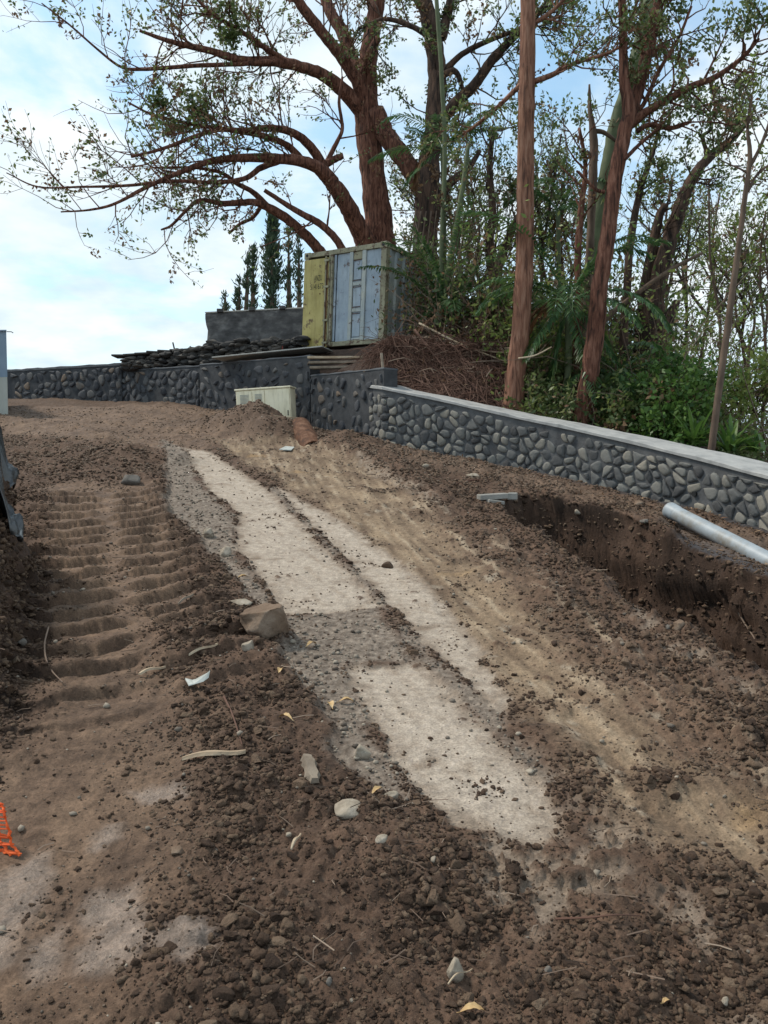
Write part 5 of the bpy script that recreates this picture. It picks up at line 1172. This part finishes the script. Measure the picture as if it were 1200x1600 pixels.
# red thin trunks between
for i, (pts, d, lb2) in enumerate([
  ([(905, 655, 6), (900, 560, 5.5), (905, 480, 6), (903, 400, 5.5), (908, 330, 5), (915, 260, 3.5), (905, 200, 2.5)], 15, 'thin reddish trunk just left of the leaning tree'),
  ([(978, 600, 8), (975, 520, 7), (980, 450, 6.5), (985, 380, 6), (1000, 300, 5), (1020, 240, 3.5), (1035, 180, 2)], 16, 'thin dark trunk between the leaning tree and the multi trunk tree'),
  ([(930, 660, 3.5), (922, 610, 3.5), (915, 560, 3)], 13.7, 'short bare reddish stem right at the foot of the leaning tree'),
  ([(775, 530, 7), (772, 460, 7), (765, 390, 7), (770, 330, 6), (765, 260, 5), (772, 200, 3)], 18, 'dark thin trunk left of the straight trunk'),
  ([(790, 510, 10), (782, 450, 9), (778, 420, 8), (800, 360, 6), (815, 330, 5)], 18.4, 'grey leaning trunk crossing behind the straight trunk'),
  ([(735, 560, 4), (725, 470, 4), (718, 400, 3.5), (712, 330, 3)], 17.5, 'thin bare stem right of the container')]):
    t = Tree('slender_tree', U(pts[0][0], pts[0][1], d), lb2, seed=20+i, bark='bark_dark' if i in (1, 3) else ('bark_grey' if i > 3 else 'bark_red')); A = t.limb(pts, d, 8, .06)
    if i != 2: t.sprout(A, 9, t0=.45, L=(.5, 1.3), kids=3, nl=8, dry=.15, ls=.07, up=.15)
    t.done()
# leaning bare pole-like branch
t = Tree('fallen_tree', U(930, 520, 15.8), 'long grey bare fallen trunk leaning across behind the right trunks', seed=31, bark='bark_grey')
t.limb([(900, 560, 5), (945, 500, 4.5), (1000, 455, 4), (1050, 420, 3.5), (1098, 395, 2.5)], 15.8, 6); t.done()

# thin trees filling the background
THIN = ['thin tree touching the right end of the container', 'thin tree just right of the two pale green stems', 'thin leafy tree behind the bare stem right of the container', 'thin tree left of the dark thin trunk', 'thin tree directly behind the dark thin trunk',
 'thin tree just right of the straight tan trunk', 'thin tree behind the palm right of the straight trunk', 'thin tree left of the dead snag', 'thin tree just right of the dark multi trunk tree', 'thin tree under the bent limb of the multi trunk tree',
 'thin tree left of the slim pale trunk', 'thin tree just right of the slim pale trunk', 'thin light leaved tree between the slim trunk and the right edge', 'thin tree close to the right edge', 'thin tree cut by the right edge',
 'thin tree hidden behind the straight tan trunk', 'far thin tree against the sky near the right edge']
rg = np.random.default_rng(5)
for i in range(17):
    px = [655, 700, 715, 748, 760, 850, 870, 890, 1040, 1075, 1095, 1130, 1160, 1190, 1215, 840, 1180][i]; d = rg.uniform(18.5, 27); top = rg.uniform(170, 330) if px < 1000 else rg.uniform(250, 400)
    basey = np.interp(px, [640, 900, 1100, 1250], [560, 620, 690, 740]); ln = rg.uniform(-30, 45)
    t = Tree('thin_tree', U(px, basey, d), THIN[i], group='thin background trees', seed=40+i, bark='bark_grey' if i % 3 else 'bark_dark')
    pts = [(px+ln*u_**1.5+rg.normal()*5, basey+(top-basey)*u_, 2.8*(1-.7*u_)+.6) for u_ in np.linspace(0, 1, 7)]
    A = t.limb(pts, d, 6, 0); B2 = t.limb([(pts[3][0], pts[3][1], 2.5), (pts[3][0]+rg.uniform(-50, 50), pts[3][1]-70, 2), (pts[3][0]+rg.uniform(-80, 80), pts[3][1]-150, 1)], d, 5, 0)
    for P in (A, B2): t.sprout(P, 12, t0=.25, L=(.7, 1.9), kids=4, nl=9, dry=.12 if px > 760 else .3, ls=.085, key='leaf' if px < 980 else ('leaf_light' if i % 2 else 'leaf'), up=.2)
    t.done()

# ------------------------------------------------------------------ undergrowth
def stems(name, label, n, pxr_, dr, hr, leafn, key, seed, ls=.08, bare=.0, lean=.5, bark='twig', basef=None, cat='undergrowth', dry=.15, wob=.3):
    rg = np.random.default_rng(seed); m = MB(); Ps, Ds, Ss = [], [], []
    for _ in range(n):
        d = rg.uniform(*dr); px = rg.uniform(*pxr_); x_ = (px-600)/F*d; z_ = gz(x_, d); h = rg.uniform(*hr); k = 7
        P = [np.array([x_, d, z_-.1])]; dv = np.array([rg.normal()*lean, rg.normal()*lean*.5, 1.])
        for i in range(k-1): dv = dv/np.linalg.norm(dv)+rg.normal(size=3)*wob*.6; dv[2] -= .04*i; P.append(P[-1]+dv/np.linalg.norm(dv)*h/(k-1))
        P = np.array(P); V, Fc = tube(P, np.linspace(.008+.004*h*rg.random(), .003, k), 3, cap=False); m.add(V, Fc)
        if rg.random() > bare:
            c = rg.poisson(leafn); t_ = rg.uniform(.2, 1, c); i = np.minimum((t_*(k-1)).astype(int), k-2)
            Ps.append(P[i]+(P[i+1]-P[i])*(t_*(k-1)-i)[:, None]+rg.normal(size=(c, 3))*.13*(h/3+.3)); Ds.append(rg.normal(size=(c, 3))); Ss.append(rg.uniform(.6, 1.4, c)*ls)
    o = m.build(name, M[bark], fixn=False); tag(o, label, cat, kind='stuff')
    if Ps:
        P = np.vstack(Ps); D = np.vstack(Ds); S = np.concatenate(Ss); dm = np.random.default_rng(seed+1).random(len(P)) < dry
        q = quads('undergrowth_leaves', P[~dm], D[~dm], S[~dm], S[~dm]*.45, M[key]); tag(q, label+', its leaves', cat, kind='stuff')
        if dm.sum(): q = quads('dry_leaves', P[dm], D[dm], S[dm], S[dm]*.5, M['leaf_dry']); tag(q, label+', its dry leaves', cat, kind='stuff')
stems('tangled_brush', 'tall tangled brush behind the trunks', 430, (690, 1010), (16.5, 25), (1.2, 4.4), 62, 'leaf', 1, ls=.12, bare=.1, dry=.2)
stems('green_brush', 'yellow green young growth among the trunks', 420, (740, 1100), (15, 24), (.8, 3.8), 60, 'leaf_light', 7, ls=.11, bare=.05, dry=.12)
stems('bare_brush', 'bare brown twigs and dry branches right of the container', 420, (705, 840), (16.3, 21), (.8, 2.8), 18, 'leaf_dry', 2, bare=.3, lean=.8, dry=.6, ls=.1)
stems('light_brush', 'light sparse scrub on the slope at the right edge', 480, (990, 1330), (14, 24), (.8, 4.2), 44, 'leaf_light', 3, ls=.095, bare=.35, dry=.2, lean=.8)
stems('low_greenery', 'dense low green plants behind the wall coping', 1000, (815, 1150), (13.6, 18), (.25, .95), 36, 'leaf', 4, ls=.10, lean=.7, dry=.05)

def shrub(px, py, d, rx, rz, n, key, label, seed, ls=.09):
    t = Tree('shrub', U(px, py, d), label, 'shrub', seed=seed, bark='bark_dark'); c = U(px, py, d)
    for _ in range(14):
        dv = np.array([rg.normal(), rg.normal()*.6, abs(rg.normal())+.5]); t.twig(c+np.array([rg.normal()*.1*rx, 0, -.1]), dv*np.array([rx, rx, rz]), rx*rg.uniform(.6, 1.1)+rz*.3, .012, 1, dict(kids=5, nl=n, ls=ls, key=key, dry=.05, sp=.08, wob=.3, pl=1))
    t.done('stems')
for i, (px, py, d, rx, rz, n, key, lb2) in enumerate([(990, 665, 13.6, .7, .6, 16, 'leaf', 'dark leafy shrub just right of the leaning tree above the coping'), (1060, 655, 13.4, .8, .8, 16, 'leaf_strap', 'bright green shrub left of the slim pale trunk'),
   (1040, 690, 12.8, .6, .4, 14, 'leaf_strap', 'low green shrub directly above the wall between the trunks'), (860, 620, 15.4, .8, .8, 16, 'leaf', 'dark shrub between the straight trunk and the leaning tree'), (1180, 640, 15, .9, 1.2, 14, 'leaf_light', 'yellow green airy bush at the right edge')]): shrub(px, py, d, rx, rz, n, key, lb2, 60+i)

def frond(parent, base, d0, L, droop, wl, key, rng, name='frond', dens=34, roll=0):
    d = np.array(d0, float); d /= np.linalg.norm(d); k = 12; P = [np.array(base, float)]
    for i in range(k-1): d = d+np.array([0, 0, -droop*(.4+i/k)]); d /= np.linalg.norm(d); P.append(P[-1]+d*L/(k-1))
    P = np.array(P); m = MB(); V, Fc = tube(P, np.linspace(.016, .003, k)*(L/1.8), 4, cap=False); m.add(V, Fc)
    Pb, Db, Lb = [], [], []
    for i in range(dens):
        t = .14+.86*i/dens; j = min(int(t*(k-1)), k-2); q = P[j]+(P[j+1]-P[j])*(t*(k-1)-j); T = P[j+1]-P[j]; T /= np.linalg.norm(T)
        sd = np.cross(T, [0, 0, 1.]); sd /= np.linalg.norm(sd)+1e-9; up = np.cross(sd, T); l = wl*math.sin(PI*(.16+.8*t))**.7
        for s_ in (-1, 1): Pb.append(q); Db.append(T*.75+sd*s_*(1+.1*rng.normal())+up*(.25+.12*rng.normal())-np.array([0, 0, .25])); Lb.append(l*rng.uniform(.85, 1.1))
    Pb = np.array(Pb); Db = np.array(Db); Lb = np.array(Lb); Db /= np.linalg.norm(Db, axis=1)[:, None]
    S = np.cross(Db, np.array([0, 0, 1.])); S /= np.linalg.norm(S, axis=1)[:, None]+1e-9; w = .016*(L/1.8)+.006
    dr = np.array([0, 0, -1.])
    a = Pb; b1 = Pb+Db*Lb[:, None]*.45+S*w; b2 = Pb+Db*Lb[:, None]*.45-S*w; c = Pb+Db*Lb[:, None]+dr*Lb[:, None]*.28
    V = np.stack([a, b1, c, b2], 1).reshape(-1, 3); n0 = m.n; m.add(V, [tuple(range(4*i, 4*i+4)) for i in range(len(Pb))])
    return m.build(name, M[key], parent, fixn=False)
def palm(label, base, crown, d, stem_r, n, L, droop, seed, key='palm', wl=.34, elev=(.1, 1.2), dry=1, fixed=None, azr=None):
    rg = np.random.default_rng(seed); B_ = U(*base, d); Cn = U(*crown, d); rt = root('palm', B_, label, 'palm')
    if stem_r: 
        P = smooth_path(np.array([B_-[0, 0, .4], B_, (B_*.6+Cn*.4)+np.array([.05, 0, 0]), Cn]), 5); V, Fc = tube(P, np.linspace(pxr(stem_r, d)*1.2, pxr(stem_r, d), len(P)), 8); mesh('stem', V, Fc, M['bark_green'], rt, smooth=True)
    for i in range(n):
        a = 2*PI*i/n+rg.uniform(-.3, .3) if azr is None else rg.uniform(*azr); e = rg.uniform(*elev)
        frond(rt, Cn, (math.cos(a)*math.cos(e), math.sin(a)*math.cos(e), math.sin(e)), L*rg.uniform(.75, 1.15), droop*rg.uniform(.7, 1.2), wl, key, rg)
    for i in range(dry): a = rg.uniform(0, 2*PI); frond(rt, Cn, (math.cos(a)*.5, math.sin(a)*.5, .1), L*.8, .5, wl, 'palm_dry', rg, 'dry_frond')
    for f in (fixed or []):
        q = U(f[0], f[1], d+f[2]); dv = q-Cn; frond(rt, Cn, dv+np.array([0, 0, np.linalg.norm(dv)*.35]), np.linalg.norm(dv)*1.12, .09, wl, key, rg)
palm('palm with drooping dark fronds between the straight trunk and the leaning tree', (880, 660), (888, 470), 14.7, 5, 15, 2.6, .2, 1, fixed=[(860, 640, 0), (950, 560, -.6), (830, 560, -.5), (925, 620, -1)], dry=2)
palm('low dark palm clump behind the foot of the leaning tree', (965, 650), (965, 590), 14.8, 0, 12, 1.7, .2, 2, dry=0)
palm('short palm clump beside the right side of the container', (700, 530), (700, 495), 17.0, 0, 14, 2.3, .16, 3, dry=1, elev=(.4, 1.4))
palm('small palm in the brush left of the straight trunk', (742, 530), (740, 470), 18, 3, 9, 1.6, .22, 4, dry=2)
palm('slim palm with fronds spread across the dark vine covered trunk', (690, 520), (692, 235), 18.6, 3.5, 4, 1.7, .25, 5, fixed=[(585, 250, 0), (640, 200, .3), (800, 160, -.3), (640, 290, -.3), (770, 200, 0)], dry=1)
palm('palm crown showing above the brush just right of the straight trunk', (868, 640), (872, 330), 17.5, 3.5, 8, 1.6, .25, 6, dry=1)
palm('feathery palm behind the multi trunk tree', (1005, 640), (1000, 520), 18.5, 4, 9, 1.8, .2, 7, dry=0)
for pts, d, lb2 in (([(692, 520, 5), (690, 400, 4), (695, 250, 3.5), (690, 120, 3.4), (682, 0, 3.2), (678, -60, 3)], 17.6, 'tall thin pale green palm stem rising out of the picture beside the container'),
                    ([(683, 510, 7), (695, 450, 5), (708, 380, 4.5), (722, 300, 4), (732, 225, 3)], 17.2, 'leaning yellow green stem right of the container')):
    t = Tree('green_stem', U(pts[0][0], pts[0][1], d), lb2, 'plant stem', seed=90, bark='bark_green'); t.limb(pts, d, 8, 0); t.done('stem')

def strap(px, py, d, n, L, label, seed, grp, key='leaf_strap', w=.035):
    rg = np.random.default_rng(seed); b = U(px, py, d); m = MB()
    for i in range(n):
        a = rg.uniform(0, 2*PI); e = rg.uniform(.5, 1.45); dv = np.array([math.cos(a)*math.cos(e), math.sin(a)*math.cos(e), math.sin(e)]); P = [b+rg.normal(size=3)*[.06, .06, .01]]; k = 7; l = L*rg.uniform(.6, 1.1)
        for j in range(k-1): dv = dv+np.array([0, 0, -.16]); dv /= np.linalg.norm(dv); P.append(P[-1]+dv*l/(k-1))
        P = np.array(P); s_ = np.array([-math.sin(a), math.cos(a), 0]); V = []
        for j in range(k): ww = w*math.sin(PI*(.15+.8*j/(k-1)))**.7*(1 if j < k-1 else .1); V += [P[j]-s_*ww+[0, 0, ww*.3], P[j], P[j]+s_*ww+[0, 0, ww*.3]]
        m.add(V, [(j*3+c_, j*3+c_+1, j*3+c_+4, j*3+c_+3) for j in range(k-1) for c_ in (0, 1)])
    return tag(m.build('strap_leaf_plant', M[key], loc=b, fixn=False), label, 'plant', grp)
strap(1140, 705, 11.9, 34, .62, 'bright green strap leaved plant right of the slim pale trunk', 1, None)
strap(1178, 705, 12.2, 22, .5, 'strap leaved plant in the dry twigs at the far right', 2, None)
for i, (px, py, d) in enumerate([(1010, 660, 13.4), (1035, 668, 13.0), (1062, 680, 12.7), (1085, 690, 12.2), (1050, 645, 14.2), (1090, 655, 13.8), (975, 655, 13.6)]): strap(px, py, d, 24, .6, 'strap leaved plant in the bed behind the coping', 10+i, 'strap leaved plants behind the coping')

# ------------------------------------------------------------------ roots, sticks on the bank
rg = np.random.default_rng(77); m = MB()
for i in range(2000):
    px = 602+rg.random()**1.3*175; d = 16.1-rg.uniform(.0, .5); a = U(px, rg.uniform(538, 556), d); 
    if rg.random() < .55: # hanging down the cut face
        L_ = rg.uniform(.3, 1.15)*(1 if px < 700 else .6); dv = np.array([rg.normal()*.25+.1, -.55, -.6]); dn_ = .25
    else: L_ = rg.uniform(.3, 1.3); dv = np.array([rg.normal(), rg.normal()*.5-.3, rg.normal()*.25]); dn_ = .16
    P = [a]; k = 7
    for j in range(k-1): dv = dv/np.linalg.norm(dv)+rg.normal(size=3)*.28+np.array([0, 0.02, -dn_]); P.append(P[-1]+dv/np.linalg.norm(dv)*L_/(k-1))
    P = np.array(P); g_ = ground_z(P[:, 0], P[:, 1]); P[:, 2] = np.maximum(P[:, 2], g_+.01)
    V, Fc = tube(P, np.linspace(rg.uniform(.004, .013), .003, k), 4, cap=False); m.add(V, Fc)
for i in range(1900):
    px = 604+rg.random()**1.15*215; w0 = float(wally(np.array([(px-600)/F*15]), np.array([15.]))[0]); d = rg.uniform(w0+.35, 16.6); a = np.array([(px-600)/F*d, d, 0.]); L_ = rg.uniform(.3, 1.1); an = rg.normal()*.9-1.2
    P = [a]; dv = np.array([math.cos(an), math.sin(an)])
    for j in range(6): dv = dv+rg.normal(size=2)*.35; dv /= np.linalg.norm(dv); P.append(P[-1]+np.array([dv[0], dv[1], 0])*L_/6)
    P = np.array(P); P[:, 1] = np.maximum(P[:, 1], w0+.62); P[:, 2] = ground_z(P[:, 0], P[:, 1])+rg.uniform(.0, .16)+rg.normal(size=7)*.02; V, Fc = tube(P, np.linspace(rg.uniform(.004, .012), .003, 7), 4, cap=False); m.add(V, Fc)
tag(m.build('hanging_roots', M['root'], fixn=False), 'mat of fine brown roots hanging over the cut bank right of the container', 'roots', kind='stuff')
m = MB()
for i in range(520):
    px = rg.uniform(600, 1000); d = rg.uniform(14.9, 19); x_ = (px-600)/F*d; a = np.array([x_, d, gz(x_, d)+rg.uniform(.0, .14)]); L_ = rg.uniform(.2, .9); an = rg.uniform(0, 2*PI)
    b = a+np.array([math.cos(an), math.sin(an)*.6, rg.normal()*.18])*L_; c = (a+b)/2+rg.normal(size=3)*.05; V, Fc = tube(smooth_path(np.array([a, c, b]), 2), rg.uniform(.004, .014), 4, cap=False); m.add(V, Fc)
tag(m.build('dead_twigs', M['twig'], fixn=False), 'dead twigs and sticks scattered over the bank behind the wall', 'twigs', kind='stuff')
n = 7000; px = rg.uniform(600, 1010, n); d = rg.uniform(14.6, 21, n); x_ = (px-600)/F*d; P = np.stack([x_, d, ground_z(x_, d)+.03+.05*rg.random(n)], 1)
o = quads('fallen_leaves', P, rg.normal(size=(n, 3))*[1, 1, .5], rg.uniform(.05, .13, n), rg.uniform(.03, .06, n), M['litter']); tag(o, 'pale dry leaves covering the bank behind the wall', 'leaf litter', kind='stuff')
for i, (p0, p1, r_, d0, d1, lb2) in enumerate([((655, 505), (790, 565), 1.7, 16.4, 15.2, 'long pale pole lying down the bank, upper one of two'), ((700, 535), (800, 552), 1.8, 16, 15.2, 'second pale pole lying across the bank under the first'),
   ((648, 515), (712, 592), 2, 15.6, 15.0, 'thin curved root running down the cut bank'), ((690, 560), (772, 605), 3, 15.6, 14.9, 'short broken branch low on the bank by the straight trunk'), ((755, 540), (800, 545), 5, 16, 15.6, 'orange brown palm stalk beside the straight trunk'), ((810, 560), (862, 542), 1.6, 14.0, 13.8, 'thin orange stalk crossing the straight trunk')]):
    a, b = U(*p0, d0), U(*p1, d1); P = smooth_path(np.array([a, (a+b)/2+np.array([0, 0, -.05]), b]), 5); V, Fc = tube(P, np.linspace(pxr(r_, d0), pxr(r_*.6, d0), len(P)), 7)
    tag(mesh('fallen_branch', V, Fc, M['wood' if i < 2 or i > 3 else 'root'], loc=a, smooth=True), lb2, 'branch')
# cascade of round pale dead leaves beside the container
n = 260; px = 650+rg.normal(size=n)*14; py = rg.uniform(395, 520, n); dd_ = 18.2+rg.normal(size=n)*.3; P = np.array([U(a, b, c) for a, b, c in zip(px, py, dd_)])
Tt = Tree('climbing_vine', U(650, 530, 18.2), 'climbing vine with round pale dead leaves covering the right end of the container', 'vine', seed=9, bark='bark_grey')
for k in range(5): Tt.limb([(655+k*4, 530, 2), (648+k*6, 470, 1.8), (640+k*9, 400, 1.5), (650+k*8, 330, 1.2)], 18.2, 5, 0)
q_ = 1500; px = 668+rg.normal(size=q_)*15; py = rg.uniform(375, 535, q_); P2 = np.array([U(a, b, c) for a, b, c in zip(px, py, 18.6+rg.normal(size=q_)*.4)]); Tt.leaves('leaf', P2, rg.normal(size=(q_, 3)), rg.uniform(.08, .15, q_))
Tt.leaves('litter', P, rg.normal(size=(n, 3)), rg.uniform(.07, .13, n)); Tt.done('stem')

# ------------------------------------------------------------------ conifers far left
def conifer(px, pb, pt, d, wpx, n, seed, label, grp=None, gap=.0):
    rg = np.random.default_rng(seed); b, tp_ = U(px, pb, d), U(px+rg.normal()*2, pt, d); H = tp_[2]-b[2]; W__ = pxr(wpx, d); rt = root('conifer', b, label, 'conifer', grp)
    V, Fc = tube(np.array([b-[0, 0, 3], b, (b+tp_)/2, tp_]), [.2, .17, .1, .02], 6); mesh('trunk', V, Fc, M['bark_grey'], rt)
    Ps, Ds, Ss = [], [], []
    for k in range(n):
        t_ = rg.random()**.9; 
        if rg.random() < gap*(.5+.5*math.sin(t_*40+seed)): continue
        prof = (math.sin(PI*min(1, (t_*.88+.12)))**.6)*(1-t_**3)+.06; a = rg.uniform(0, 2*PI); L_ = W__*prof*rg.uniform(.45, 1.15); z_ = b+(tp_-b)*t_; dv = np.array([math.cos(a), math.sin(a), rg.uniform(.5, 1.1)])
        c_ = 15; q = rg.random(c_)[:, None]; Ps.append(z_+dv*L_*q+rg.normal(size=(c_, 3))*.10); Ds.append(dv*.5+rg.normal(size=(c_, 3))*.35+[0, 0, .6]); Ss.append(rg.uniform(.18, .4, c_))
    P, D, S = np.vstack(Ps), np.vstack(Ds), np.concatenate(Ss); quads('crown', P, D, S, S*.28, M['conifer'], rt)
conifer(425, 500, 338, 44, 17, 230, 1, 'broad dense dark conifer, widest of the row beyond the blackened block wall')
conifer(395, 500, 385, 46, 6, 60, 2, 'narrow conifer immediately left of the broad dense one', gap=.5)
conifer(384, 500, 398, 48, 5, 36, 3, 'sparse thin conifer, second from the left in the row', gap=.7)
conifer(452, 500, 362, 45, 7, 52, 4, 'narrow conifer immediately right of the broad dense one', gap=.6)
conifer(468, 500, 372, 47, 6, 46, 5, 'thin conifer half hidden by the yellow container door', gap=.6)
conifer(372, 500, 440, 46, 5, 22, 6, 'short thin conifer near the left end of the row', gap=.6)
conifer(352, 500, 458, 46, 4, 14, 7, 'smallest conifer tip at the left end of the row', gap=.6)
# small weed on the rubble
strap(262, 576, 21.2, 26, .32, 'small green weed growing on the low rubble heap', 33, None, 'leaf_strap', .03)
